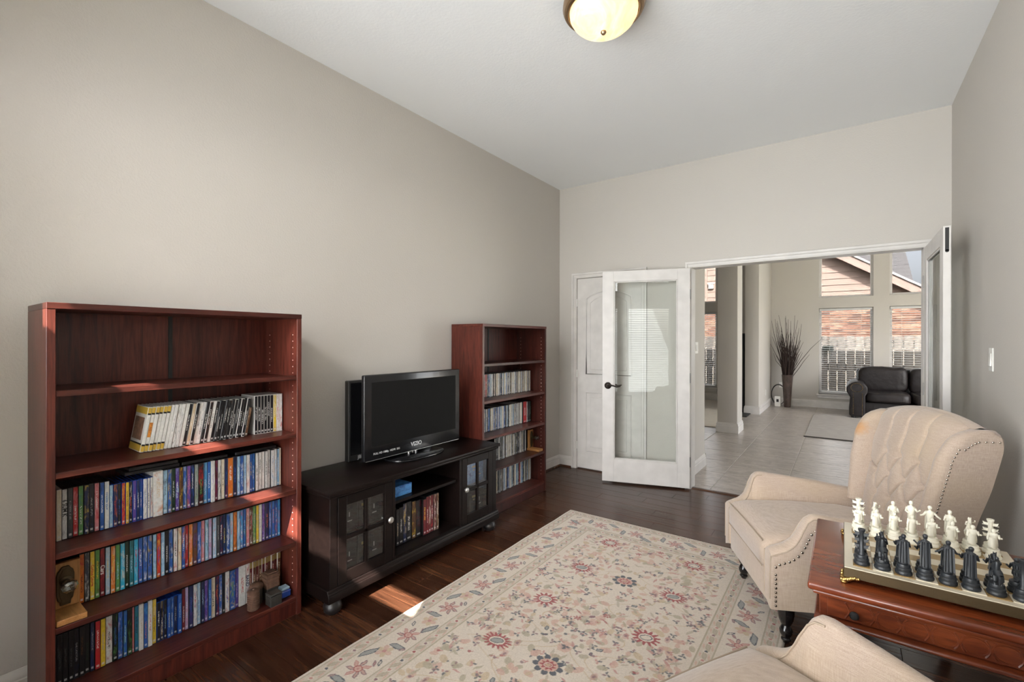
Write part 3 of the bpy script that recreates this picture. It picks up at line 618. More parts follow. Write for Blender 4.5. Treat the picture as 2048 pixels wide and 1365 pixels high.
# leaning guides on the second shelf
LB = [('yew','gold'),('yew','gold'),('yew','gold'),('yaw','gold'),('yew','gold'),('yew','gold'),('www',''),('wwa',''),('wka',''),('waa',''),('www','')]
LB += [(c, '') for c in ('kkw','eew','kkw','wak','wak','kdw','kNw','wwk','kkw','kdw','kkw','kkw','kdw','kkw','kkw','kdw','kkw','kkw','kkw','Nek')]
UP = ['kkw','kdw','kkw','kkw','kkw','kkw','yww','wrr','wrw']
yb = .640; n_ = len(LB); span = .418
for i, (cols, f) in enumerate(LB):
    w = span/n_; ln = .165; h = .186 if i < 30 else .14; desc = CN[cols[0]] if cols[0] == cols[1] else CN[cols[0]]+' and '+CN[cols[1]]
    if f: desc = 'white and gold'
    # the lean pivots on the lower left edge, spines shear with it
    o = dvd(yb, yb+w*.975, SH[1], -2.335+random.uniform(-.003, .003), 'www' if f else cols, h, .14, MT['case_w'] if (f or cols[0] == 'w' or i % 2) else MT['case_k'], '%s slim case leaning right, %s from left, second shelf of near bookcase' % (desc, ordn(i+1)), 'leaning cases on the second shelf', lean=ln)
    if f:
        hw = w*.485-.001
        for (a, b2, m) in ((.004, .026, MT['gold2'] if 'gold2' in MT else MT.setdefault('gold2', plain('mustard_print', (.55, .36, .05), .45))), (.026, .033, MT['case_k']), (.153, .16, MT['case_k']), (.16, .182, MT['gold2'])):
            MB().box(.0004, .0011, -hw, hw, a, b2).build('colour_band', m, o, world=False)
        if i == 0:
            for (a, b2, m) in ((.004, .03, MT['gold2']), (.155, .182, MT['gold2']), (.03, .036, MT['case_k'])): MB().box(-.136, -.004, -w*.485-.0012, -w*.485+.0002, a, b2).build('colour_band', m, o, world=False)
            MB().box(-.125, -.02, -w*.485-.0012, -w*.485+.0002, .048, .14).build('cover_picture', MT.setdefault('portrait', wood('brown_portrait_print', (.02, .012, .01), (.28, .15, .10), .5, 'y', 9, stretch=1.2)), o, world=False)
        if i == 1: MB().box(.0004, .0012, -hw, hw, .06, .12).build('cover_picture', MT.setdefault('orange_print', wood('orange_print', (.10, .02, .01), (.65, .25, .03), .5, 'z', 25, stretch=1.3)), o, world=False)
    yb += w
yb = 1.094
for i, cols in enumerate(UP):
    w = (1.2315-1.094)/len(UP); desc = CN[cols[0]] if cols[0] == cols[1] else CN[cols[0]]+' and '+CN[cols[1]]
    dvd(yb, yb+w, SH[1], -2.34, cols, .19, .14, MT['case_w'], '%s slim upright case, %s from right, second shelf of near bookcase' % (desc, ordn(len(UP)-i)), 'upright cases on the second shelf'); yb += w
# cases lying flat on top of the third row
for i, (y0, y1, k) in enumerate(((.60, .79, 0), (.615, .785, 1), (.80, .985, 0), (1.02, 1.215, 0))):
    z = SH[2]+.1905+.0155*k; w_ = y1-y0
    o = MB().box(-2.49, -2.368, y0, y1, z, z+.014).build('dvd_case', MT['case_k'], bevel=.0015)
    tag(o, ['black case lying flat on the blue cases of the third shelf', 'topmost black case lying flat on the blue cases of the third shelf', 'black case lying flat above the middle of the third shelf', 'black case lying flat above the right end of the third shelf'][i], 'DVD')
# far bookcase rows
FR = [('second', SH[1], 2.865, 3.565, 'wkrrdbnlwaNwcewwadwlcwbanwkewcwaNwewcwwcwcwcwwcw'), ('third', SH[2], 2.865, 3.43, 'bnlwkbscwcbndbwbalcwbnaldwcwalckwawdwcwalwck'), ('fourth', SH[3], 3.02, 3.505, 'akkdwkkkawkcwcaewdcwkGkdkanwcdkaw'), ('bottom', SH[4], 3.02, 3.572, 'weckdakcalwckbawclkncwsakrwlbGcakwlcwa')]
for (nmrow, z, ya, yz, s) in FR:
    y = ya; i = 0; rv = random.Random(nmrow)
    while y < yz-.012 and i < len(s):
        w = rv.uniform(.0135, .0155); a = s[i]; cols = a + rv.choice('awkbce') + rv.choice('wkw'); desc = CN[a] if cols[1] == a else CN[a]+' and '+CN[cols[1]]
        dvd(y, y+w, z, -2.356+rv.uniform(-.004, .004), cols, .19, .136, MT['case_k'] if rv.random() < .6 else MT['case_w'], '%s DVD case, %s from left in view, %s shelf, far bookcase' % (desc, ordn(i+1), nmrow), 'video cases on the far bookcase'); y += w; i += 1
y = 3.43
for w, cols, nm_, lb in ((.052, 'rrw', 'boxed_set', 'wide bright red boxed set on the third shelf of the far bookcase'), (.017, 'wkd', 'dvd_case', 'white case right of the red boxed set on the far bookcase'), (.017, 'kda', 'dvd_case', 'black case second right of the red boxed set, far bookcase'), (.017, 'dka', 'dvd_case', 'charcoal case third right of the red boxed set, far bookcase'), (.017, 'Gka', 'dvd_case', 'dark green case at the right end of the far bookcase third shelf')):
    dvd(y, y+w, SH[2], -2.345, cols, .195 if w > .03 else .19, .136, MT['case_k'], lb, 'video cases on the far bookcase', nm=nm_); y += w+.001
# door knob bookends
MT['oak'] = wood('honey_oak', (.22, .095, .025), (.42, .20, .065), .45, 'z', 2.2, stretch=9)
MT['oaky'] = wood('honey_oak_foot', (.22, .095, .025), (.42, .20, .065), .45, 'x', 2.2, stretch=9)
MT['crystal'] = glass('clear_crystal', 1.6, (.9, .92, .9), 3.2, .05)
def bookend(y0, y1, z, x, label):
    r = thing('bookend', label, 'bookend', (x, (y0+y1)/2, z)); w = y1-y0
    # wooden upright against the cases, foot stretching forward, brass plate with a glass knob
    MB().box(-.13, .0, -w/2, w/2, 0, .02).build('foot', MT['oaky'], r, .002, world=False)
    MB().box(-.125, -.105, -w/2, w/2, .02, .185).build('upright', MT['oak'], r, .002, world=False)
    hw = w*.30; o = [(-hw*.6, .03), (hw*.6, .03), (hw*.62, .045), (hw*.85, .05), (hw, .075), (hw, .14), (hw*.85, .155), (hw*.6, .162), (hw*.4, .172), (-hw*.4, .172), (-hw*.6, .162), (-hw*.85, .155), (-hw, .14), (-hw, .075), (-hw*.85, .05), (-hw*.62, .045)]
    pl = MB().prism(o, -.105, -.0985, 'x').build('brass_plate', MT['oldbrass'], r, .002, world=False)
    MB().prism([(a*.7, .1+(b2-.1)*.86) for a, b2 in o], -.0985, -.0965, 'x').build('raised_border', MT['oldbrass'], pl, .001, world=False)
    MB().lathe([(.0, -.0985), (.018, -.0985), (.018, -.094), (.011, -.09), (.010, -.07), (.0125, -.066), (.0125, -.060), (0, -.060)], 18, (0, 0, .118), 'x').build('knob_collar', MT['oldbrass'], r, world=False)
    MB().lathe([(0, -.060), (.010, -.058), (.020, -.050), (.0235, -.043), (.0235, -.035), (.019, -.027), (.011, -.022), (0, -.021)], 10, (0, 0, .118), 'x').build('glass_knob', MT['crystal'], r, smooth=False, world=False)
    return r
bookend(.3755, .4575, SH[3]+.0006, -2.222, 'oak bookend with a glass door knob on the near bookcase')
bookend(3.517, 3.585, SH[3]+.0006, -2.232, 'oak bookend with a glass door knob on the far bookcase')
# trinkets on the bottom shelf
MT['trwood'] = wood('carved_brown_wood', (.055, .028, .018), (.16, .085, .055), .5, 'z', 6, stretch=2, bmp=.3); MT['trdark'] = plain('dark_stone_box', (.035, .032, .028), .5, bumpy=(60, .5, .003))
MT['tinb'] = plain('blue_plastic', (.02, .06, .30), .3); MT['tinl'] = plain('pale_print', (.30, .42, .52), .35)
jr = thing('ribbed_wooden_jar', 'small ribbed brown wooden jar at the front of the bottom shelf', 'jar', (-2.275, 1.06, SH[4]+.0006))
pr = [(0, 0), (.022, 0)]
for k in range(8): pr += [(.0265, .004+k*.0095), (.0265, .009+k*.0095), (.0235, .0115+k*.0095)]
MB().lathe(pr + [(.0235, .083), (0, .083)], 20, (0,0,0)).build('jar_body', MT['trwood'], jr, world=False); MB().lathe([(0, .083), (.026, .083), (.027, .088), (.022, .092), (.006, .094), (.005, .099), (0, .10)], 20).build('lid', MT['trwood'], jr, world=False)
lb_ = thing('lidded_wooden_box', 'round dark wooden box with a domed lid behind the ribbed jar', 'box', (-2.318, 1.093, SH[4]+.0006))
MB().lathe([(0, 0), (.026, 0), (.029, .01), (.029, .075), (0, .075)], 22).build('box_body', MT['trdark'], lb_, world=False); MB().lathe([(0, .0752), (.031, .0752), (.031, .085), (.024, .095), (.010, .101), (0, .102)], 22).build('lid', MT['trwood'], lb_, world=False)
bx = thing('stacked_wooden_box', 'tall brown puzzle box with stacked tiers on the bottom shelf', 'box', (-2.308, 1.155, SH[4]+.0006))
MB().box(-.026, .026, -.026, .026, 0, .062).build('box_stand', MT['trdark'], bx, .002, world=False)
for k in range(4): e = .031 - .001*(k % 2); MB().box(-e, e, -e, e, .0622+k*.0165, .0782+k*.0165).build('box_tier', MT['trwood'], bx, .0015, world=False)
MB().box(-.022, .022, -.022, .022, .1285, .134).build('lid', MT['trwood'], bx, .002, world=False)
gb = thing('stone_box', 'dark grey square box in front of the puzzle box', 'box', (-2.243, 1.14, SH[4]+.0006))
MB().box(-.026, .026, -.028, .028, 0, .046).build('box_body', MT['trdark'], gb, .003, world=False); MB().box(-.0275, .0275, -.0295, .0295, .0465, .058).build('lid', MT['trdark'], gb, .004, world=False)
bb_ = thing('blue_game_tin', 'little blue box with pale lid at the right end of the bottom shelf', 'box', (-2.272, 1.205, SH[4]+.0006))
MB().box(-.025, .025, -.025, .025, 0, .034).build('box_body', MT['tinb'], bb_, .005, world=False); MB().box(-.021, .021, -.021, .021, .034, .048).build('lid', MT['tinl'], bb_, .004, world=False)
# ================================================================== television stand
def frame_panel(r, name, x, y0, y1, z0, z1, hinge_right):
    # x: front face; glazed door with four panes
    d = .02; s = .05; dr = None
    q = MB().box(x-d, x, y0, y0+s, z0, z1).box(x-d, x, y1-s, y1, z0, z1).box(x-d, x, y0+s, y1-s, z0, z0+s+.01).box(x-d, x, y0+s, y1-s, z1-s, z1)
    dr = q.build('cabinet_door', MT['esp'], r, .002)
    ym, zm = (y0+y1)/2, (z0+.01+z1)/2; b = .0105
    MB().box(x-d+.003, x-.002, ym-b, ym+b, z0+s, z1-s).box(x-d+.003, x-.002, y0+s, y1-s, zm-b, zm+b).build('glazing_bar', MT['esp'], dr, .002)
    for (a, c_) in ((y0+s, ym-b), (ym+b, y1-s)):
        for (e, g) in ((z0+s+.01, zm-b), (zm+b, z1-s)): MB().box(x-d*.6, x-d*.6+.003, a, c_, e, g).build('pane', MT['cpane'], dr, smooth=False)
    ky = y1-.025 if not hinge_right else y0+.025
    MB().lathe([(0, 0), (.006, 0), (.006, .01), (.016, .014), (.018, .02), (.013, .026), (0, .028)], 16, (x, ky, zm+.01), 'x').build('knob', MT['nickel'], dr)
MT['bunf'] = plain('satin_black_wood', (.012, .010, .010), .38)
MT['cpane'] = glass('cabinet_glass', 1.5, (.75, .77, .78), 1.8)
st = thing('television_stand', 'dark espresso television stand with glazed doors between the bookcases', 'cabinet', (-2.28, 1.98, 0))
xf_, xb_, ya, yz = -2.052, -2.50, 1.318, 2.655
MB().box(xb_, -2.024, 1.297, 2.672, .603, .626).build('top_panel', MT['esp'], st, .006, 2)
MB().box(xb_, -2.034, 1.305, 2.664, .588, .603).build('top_moulding', MT['esp'], st, .004, 2)
for (a, b2) in ((ya, ya+.042), (1.705, 1.727), (2.262, 2.284), (yz-.042, yz)): MB().box(xb_, xf_, a, b2, .125, .588).build('side_panel', MT['esp'], st, .002)
MB().box(xb_, xf_-.005, ya+.042, yz-.042, .125, .15).build('bottom_panel', MT['esp'], st)
MB().box(xb_, xb_+.008, ya+.02, yz-.02, .15, .588).build('back_panel', MT['esp'], st)
MB().box(xb_+.01, xf_-.02, 1.727, 2.262, .436, .454).build('shelf', MT['esp'], st, .002)
MB().box(xb_+.01, xf_-.06, ya+.042, 1.705, .345, .36).build('shelf', MT['esp'], st, .002); MB().box(xb_+.01, xf_-.06, 2.284, yz-.042, .345, .36).build('shelf', MT['esp'], st, .002)
MB().prism([(xb_, .075), (-2.036, .075), (-2.036, .112), (-2.040, .116), (-2.040, .121), (-2.046, .127), (-2.046, .132), (-2.05, .138), (xb_, .138)], 1.302, 2.672, 'y').build('base_moulding', MT['esp'], st, .0015)
frame_panel(st, 'L', xf_+.003, ya+.044, 1.703, .14, .582, False); frame_panel(st, 'R', xf_+.003, 2.286, yz-.044, .14, .582, True)
for yy in (1.355, 2.615):
    for xx in (-2.085, -2.45): MB().lathe([(0, 0), (.026, 0), (.042, .016), (.046, .034), (.042, .052), (.028, .066), (.024, .075), (0, .075)], 20, (xx, yy, 0)).build('bun_foot', MT['bunf'], st)
# things on its shelves
MT['bluebox'] = wood('blue_printed_card', (.01, .05, .30), (.10, .35, .75), .35, 'y', 12, stretch=1.5)
tag(MB().box(-2.30, -2.115, 1.775, 1.905, .4545, .515).build('card_box', MT['bluebox'], bevel=.002), 'small bright blue box on the middle shelf of the television stand', 'box')
tag(MB().box(-2.29, -2.125, 1.742, 1.769, .4545, .52).build('card_box', plain('tan_card', (.45, .33, .19), .5), bevel=.002), 'small tan box beside the blue box in the television stand', 'box')
y = 1.755; rv = random.Random(21)
for i, (w, h, c) in enumerate(((.058, .25, 'kkN'), (.022, .215, 'kde'), (.03, .22, 'kkw'), (.026, .235, 'ney'), (.04, .235, 'kdw'), (.03, .23, 'Nyk'), (.045, .225, 'kmd'), (.024, .225, 'mry'), (.021, .235, 'mrw'), (.021, .235, 'mcw'), (.021, .235, 'mrw'), (.021, .235, 'mcw'), (.021, .235, 'Ncw'))):
    desc = CN[c[0]]+' and '+CN[c[1]] if c[0] != c[1] else CN[c[0]]
    dvd(y, y+w, .1505, -2.13-(i < 7)*.02+rv.uniform(-.004, .004), c, h, .16, MT['case_k'], '%s book, %s from left on the lower shelf of the television stand' % (desc, ordn(i+1)), 'books in the television stand', 'book', 'book'); y += w+.001
MT['blackbook'] = plain('black_leatherette', (.015, .015, .016), .45)
for (ya_, yb_, zz, tx) in ((1.375, 1.69, .1505, 'lower left'), (1.375, 1.69, .3605, 'upper left'), (2.3, 2.6, .1505, 'lower right'), (2.3, 2.6, .3605, 'upper right')):
    n_ = 4; w = (yb_-ya_)/n_
    for k in range(n_):
        h = .165; yc0 = ya_+k*w+.002; yc1 = ya_+(k+1)*w-.002
        o = thing('storage_box', 'black storage box, %s behind the %s panes of the television stand' % (['first', 'second', 'third', 'fourth'][k]+' from left', tx), 'box', (-2.25, (yc0+yc1)/2, zz), 0, 'black boxes behind the cabinet glass')
        MB().box(-2.38, -2.125, yc0, yc1, zz, zz+h).build('box_body', MT['bluebox'] if tx == 'upper right' else MT['blackbook'], o, .004)
        if k % 2 == 0: MB().box(-2.125, -2.1242, yc0+.02, yc1-.015, zz+.11, zz+.125).box(-2.125, -2.1242, yc0+.03, yc1-.025, zz+.09, zz+.10).build('gold_print', MT['gold'], o)
        else: MB().box(-2.125, -2.1242, yc0+.012, yc0+.04, zz+.05, zz+.056).box(-2.125, -2.1242, yc0+.02, yc0+.026, zz+.075, zz+.10).build('pale_print', MT['case_w'], o)
# ------------------------------------------------------------------ television
tv = thing('television', 'black flat screen television on a glossy oval stand', 'television', (-2.27, 2.09, .626))
X0 = -2.262; ya, yz, za, zz = 1.672, 2.493, .657, 1.166
MB().box(X0-.03, X0, ya, yz, za, zz).build('bezel', MT['blackgloss'], tv, .008, 3)
MB().box(X0-.075, X0-.03, ya+.09, yz-.09, za+.06, zz-.06).build('rear_housing', MT['blackmatte'], tv, .015, 2)
MB().box(X0-.002, X0+.0006, ya+.052, yz-.045, za+.082, zz-.045).build('screen', MT['screen'], tv, smooth=False)
MB().box(X0-.004, X0+.0008, ya+.012, yz-.012, za+.0005, za+.0025).build('chrome_strip', MT['nickel'], tv)
FY = Matrix(((0,0,1,0),(1,0,0,0),(0,1,0,0),(0,0,0,1)))
MT['logo'] = plain('silver_print', (.62, .62, .63), .35)
text_obj('brand_lettering', 'VIZIO', .036, MT['logo'], tv, Matrix.Translation((X0+.0012-tv.location.x, 2.075-tv.location.y, za+.043-.626)) @ FY, .0003, True)
text_obj('feature_lettering', 'FULL HD 1080p  HDMI  SRS', .017, MT['logo'], tv, Matrix.Translation((X0+.0012-tv.location.x, ya+.165-tv.location.y, za+.038-.626)) @ FY, .0003)
def oval(cx, cy, rx, ry, z, n=32): return [(cx+rx*math.copysign(abs(math.cos(2*PI*i/n))**.7, math.cos(2*PI*i/n)), cy+ry*math.copysign(abs(math.sin(2*PI*i/n))**.7, math.sin(2*PI*i/n))) for i in range(n)]
MB().prism(oval(-2.265, 2.06, .125, .215, 0), .6265, .640, 'z').build('stand_base', MT['blackgloss'], tv, .004, 2)
MB().lathe([(.030, .64), (.026, .66), (.026, .72)], 16, (-2.312, 2.06, 0)).build('stand_neck', MT['blackgloss'], tv)
for dy in (-.03, .03): MB().lathe([(.008, .64), (.008, .66)], 12, (-2.285, 2.06+dy, 0)).build('chrome_post', MT['chrome'], tv)
pm_ = thing('flat_monitor', 'second black flat panel standing behind the television against the wall', 'monitor', (-2.46, 2.05, .626))
MB().box(-2.485, -2.445, 1.695, 2.40, .6265, 1.122).build('panel_body', MT['blackmatte'], pm_, .004); MB().box(-2.446, -2.4432, 1.71, 2.385, .665, 1.108).build('screen', MT['blackgloss'], pm_)
text_obj('brand_lettering', 'JBL', .03, MT['logo'], pm_, Matrix.Translation((-2.4445+2.46, 1.78-2.05, .02)) @ FY, .0003)
# ================================================================== floral rug: pattern knotted into the pile (per-vertex yarn colour)
import numpy as np
def make_rug(x0, x1, y0, y1, res=.0034):
    nx, ny = int((x1-x0)/res), int((y1-y0)/res); Xg, Yg = np.meshgrid(np.linspace(x0, x1, nx), np.linspace(y0, y1, ny), indexing='ij')
    col = np.empty((nx, ny, 3)); col[:] = (.57, .495, .415)
    YC = dict(cream=(.57,.495,.415), red=(.30,.07,.07), slate=(.085,.09,.105), grey=(.27,.27,.25), olive=(.36,.31,.22), taupe=(.40,.34,.265), pink=(.50,.325,.26), tan=(.47,.36,.235), rose=(.42,.21,.185), dusk=(.22,.13,.14))
    def put(mask_fn, cx, cy, r, c, op=1.0):
        i0, i1 = np.searchsorted(Xg[:, 0], [cx-r, cx+r]); j0, j1 = np.searchsorted(Yg[0], [cy-r, cy+r])
        if i1 <= i0 or j1 <= j0: return
        m = mask_fn(Xg[i0:i1, j0:j1]-cx, Yg[i0:i1, j0:j1]-cy).astype(float)[..., None]*op
        col[i0:i1, j0:j1] = col[i0:i1, j0:j1]*(1-m) + np.array(YC[c])*m
    def ell(cx, cy, a, b, th, c, op=1.0, edge=None):
        ct, st_ = math.cos(th), math.sin(th)
        def q(k): return lambda u, v: ((u*ct+v*st_)/(a*k))**2 + ((-u*st_+v*ct)/(b*k))**2 < 1
        if edge: put(q(1.0), cx, cy, max(a, b)*1.05, edge); put(lambda u, v: ((u*ct+v*st_)/(a-.0045))**2 + ((-u*st_+v*ct)/(max(b-.0045, .002)))**2 < 1, cx, cy, max(a, b), c, op)
        else: put(q(1.0), cx, cy, max(a, b)*1.05, c, op)
    def leaf(cx, cy, ln, w, th, c, edge=None, op=1.0):
        ct, st_ = math.cos(th), math.sin(th)
        def q(d): return lambda u, v: (np.abs(u*ct+v*st_) < ln-d) & (np.abs(-u*st_+v*ct + .25*w*np.sin((u*ct+v*st_)/ln*3)) < np.maximum((w*(1-((u*ct+v*st_)/ln)**2))-d, 0))
        if edge: put(q(0), cx, cy, ln*1.1, edge); put(q(.0048), cx, cy, ln*1.1, c, op)
        else: put(q(0), cx, cy, ln*1.1, c, op)
    def burst(cx, cy, r, n, c, inner, edge, sq=.82, th0=0):
        def q(u, v):
            rr = np.hypot(u, v/sq); th = np.arctan2(v/sq, u)+th0; return (rr < r*(.80+.20*np.cos(th*n))) & (rr > r*.50)
        put(q, cx, cy, r*1.2, c); ell(cx, cy, r*.50, r*.50*sq*.9, .4, 'cream'); ell(cx, cy, r*.42, r*.42*sq*.8, .4, inner, 1, edge)
    R = random.Random(11)
    # ---- field: vines, small leaves and blossoms, mirrored left and right
    fx0, fx1, fy0, fy1 = x0+.31, x1-.31, y0+.31, y1-.31; cx = (x0+x1)/2
    def vine(fn, c='tan', w=.0032, op=.45):
        for k in range(260):
            t = k/259; a, b = fn(t)
            if fx0 < a < fx1 and fy0 < b < fy1: put(lambda u, v: u*u+v*v < w*w, a, b, w*1.5, c, op)
    for s in (-1, 1):
        for k in range(4): vine(lambda t: (cx+s*(.27+.16*math.sin(t*7+k*2.1)), fy0+(fy1-fy0)*(k+t)/4)); vine(lambda t: (cx+s*(.12+.09*math.sin(t*9+k)), fy0+(fy1-fy0)*(k+t)/4))
    for k in range(680):
        a, b = R.uniform(0, fx1-cx), R.uniform(fy0+.01, fy1-.01); th = R.uniform(0, PI); kind = R.random(); sz = R.uniform(.013, .024)
        for s in (-1, 1):
            px, py, t2 = cx+s*a, b, th if s > 0 else PI-th
            if not (fx0+.012 < px < fx1-.012): continue
            if kind < .36: ell(px, py, sz*1.15, sz*.72, t2, R.choice(['pink', 'pink', 'tan', 'olive']), .85)
            elif kind < .60: leaf(px, py, sz*1.35, sz*.34, t2, R.choice(['olive', 'taupe', 'taupe', 'rose']), op=.85)
            elif kind < .90:
                for d in (0, 2.1, 4.2): leaf(px+.010*math.cos(t2+d), py+.010*math.sin(t2+d), .0100, .0054, t2+d, R.choice(['slate', 'dusk', 'slate', 'rose']), op=.85)
            else: ell(px, py, .0085, .0075, 0, R.choice(['slate', 'red', 'dusk']), .85); ell(px+.012, py+.006, .006, .004, 1, 'rose', .8)
    # ---- the large flowers of the lattice
    per = .415
    for k in range(-6, 5):
        yy = 2.485 + per*k
        if not (fy0+.05 < yy < fy1-.03): continue
        for s in (-1, 1):
            xx = cx + s*.27
            if k % 2 == 0: burst(xx, yy, .075, 16, 'red', 'grey', 'slate', .72, .2*s)
            else: burst(xx, yy, .068, 13, 'red', 'cream', 'slate', .86, .5*s)
            for (dx, dy) in ((.085, .04), (-.085, .05), (.08, -.05), (-.08, -.045)): ell(xx+dx, yy+dy, .024, .013, dx*20, 'rose', .5); ell(xx+dx, yy+dy, .01, .006, dx*20, 'dusk', .8)
        if k % 2 == 0:
            for m in range(9): a = 2*PI*m/9; ell(cx+.052*math.cos(a), yy+.045*math.sin(a), .017, .014, a, 'slate')
            ell(cx, yy, .044, .036, 0, 'pink'); burst(cx, yy, .038, 9, 'red', 'tan', 'red', .8)
        else:
            for m in range(5): a = 2*PI*m/5+.3; ell(cx+.04*math.cos(a), yy+.04*math.sin(a), .026, .018, a, 'taupe' if m % 2 else 'pink', .75)
            ell(cx, yy, .017, .01, .8, 'dusk'); burst(cx+.055, yy+.05, .022, 6, 'red', 'rose', 'red'); burst(cx-.055, yy-.05, .022, 6, 'red', 'rose', 'red')
            for (dx, dy, t2) in ((.07, .0, -.4), (-.07, 0, -.4)): leaf(cx+dx, yy+dy, .026, .005, t2, 'red', op=.8)
        for s in (-1, 1):
            leaf(cx+s*.135, yy+.21, .018, .011, s*.9, 'grey', 'slate'); leaf(cx+s*.115, yy+.165, .014, .008, s*2, 'dusk', 'slate')
    # ---- borders, laid along each side
    def band(d0, d1, c, op=1.0):
        D = np.minimum(np.minimum(Xg-x0, x1-Xg), np.minimum(Yg-y0, y1-Yg)); m = ((D >= d0) & (D < d1)).astype(float)[..., None]*op; col[:] = col*(1-m)+np.array(YC[c])*m
    for (a, b) in ((.022, .088), (.238, .304)): band(a, b, 'taupe'); band(a+.007, b-.007, 'cream', .62); band(a, a+.004, 'olive'); band(b-.004, b, 'olive')
    band(0, .006, 'olive', .3)
    sides = [((x0, y0), (0, 1), (1, 0), y1-y0), ((x1, y0), (0, 1), (-1, 0), y1-y0), ((x0, y0), (1, 0), (0, 1), x1-x0), ((x0, y1), (1, 0), (0, -1), x1-x0)]
    for (o, d, n_, ln) in sides:
        ang = math.atan2(d[1], d[0]); fl_ = 1 if (d[0]*n_[1]-d[1]*n_[0]) > 0 else -1
        def W(s_, t_): return (o[0]+d[0]*s_+n_[0]*t_, o[1]+d[1]*s_+n_[1]*t_)
        for tc in (.055, .271):
            s_ = tc; k = 0
            while s_ < ln-tc:
                if k % 2 == 0: ell(*W(s_, tc), .013, .012, 0, 'cream'); ell(*W(s_, tc), .0075, .007, 0, ('red', 'dusk', 'rose', 'slate')[(k//2) % 4])
                else: leaf(*W(s_, tc), .030, .011, ang+.32*fl_, 'taupe', 'olive'); leaf(*W(s_, tc+.018), .022, .005, ang+.3, 'pink', op=.8); leaf(*W(s_, tc-.018), .022, .005, ang+.3, 'pink', op=.8)
                s_ += .034; k += 1
        tm_ = .163; s_ = .2; k = 0
        while s_ < ln-.18:
            if k % 2 == 0:
                for m in range(6): a = 2*PI*m/6; ell(W(s_, tm_)[0]+.023*math.cos(a), W(s_, tm_)[1]+.023*math.sin(a), .017, .012, a, 'tan' if m % 2 else 'pink', .9)
                ell(*W(s_, tm_), .010, .009, 0, 'rose')
                leaf(*W(s_-.045, tm_+.048*(-1)**(k//2)), .050, .016, ang+.25*fl_, 'grey', 'slate'); leaf(*W(s_+.052, tm_-.02*(-1)**(k//2)), .042, .016, ang+1.25*fl_, 'grey', 'slate')
                leaf(*W(s_-.06, tm_-.045*(-1)**(k//2)), .022, .008, ang-.7*fl_, 'cream', 'slate'); leaf(*W(s_+.05, tm_-.055*(-1)**(k//2)), .018, .007, ang+.5*fl_, 'taupe', 'dusk')
            else:
                for m in range(7): a = 2*PI*m/7; leaf(W(s_, tm_)[0]+.034*math.cos(a), W(s_, tm_)[1]+.034*math.sin(a), .024, .010, a, 'pink', 'rose' if m % 2 else 'dusk', .8)
                ell(*W(s_, tm_), .021, .018, 0, 'pink', 1, 'red'); ell(*W(s_, tm_), .007, .006, 0, 'rose')
                leaf(*W(s_+.06, tm_+.03), .02, .007, ang+.8, 'rose', 'dusk')
            s_ += .135; k += 1
    g = np.random.default_rng(4)
    col *= (1+.05*g.standard_normal((nx, ny, 1))); col = np.clip(col, 0, 1)
    D = np.minimum(np.minimum(Xg-x0, x1-Xg), np.minimum(Yg-y0, y1-Yg)); Z = .0115*np.sqrt(np.clip(D/.012, 0, 1)) + g.uniform(-.0006, .0006, (nx, ny))*(D > .004) + .001
    wob = .0016*np.sin(Yg*9)+.0010*np.sin(Yg*23+1); Xo = Xg + wob*np.clip(1-D/.3, 0, 1)
    V = np.stack([Xo, Yg, Z], -1).reshape(-1, 3); idx = np.arange(nx*ny).reshape(nx, ny)
    F = np.stack([idx[:-1, :-1], idx[1:, :-1], idx[1:, 1:], idx[:-1, 1:]], -1).reshape(-1, 4)
    me = bpy.data.meshes.new('floral_rug'); me.vertices.add(len(V)); me.vertices.foreach_set('co', V.ravel()); me.loops.add(F.size); me.polygons.add(len(F))
    me.loops.foreach_set('vertex_index', F.ravel().astype(np.int32)); me.polygons.foreach_set('loop_start', np.arange(0, F.size, 4, dtype=np.int32)); me.update(calc_edges=True)
    at = me.color_attributes.new('yarn', 'FLOAT_COLOR', 'POINT'); rgba = np.ones((nx*ny, 4), np.float32); rgba[:, :3] = col.reshape(-1, 3); at.data.foreach_set('color', rgba.ravel())
    me.polygons.foreach_set('use_smooth', [True]*len(me.polygons)); return me
m, n, b = new_mat('wool_pile'); a_ = N(n, 'ShaderNodeVertexColor'); a_.layer_name = 'yarn'; L(n, a_.outputs[0], b.inputs['Base Color']); b.inputs['Roughness'].default_value = .95; b.inputs['Sheen Weight'].default_value = .25; b.inputs['Specular IOR Level'].default_value = .15
bump(n, b, noise(n, coords(n), 420, 2), .5, .003); MT['wool'] = m
tag(link('floral_rug', make_rug(-1.79, -.215, .84, 3.295), MT['wool']), 'cream floral area rug with red blossoms on the hardwood floor', 'rug')
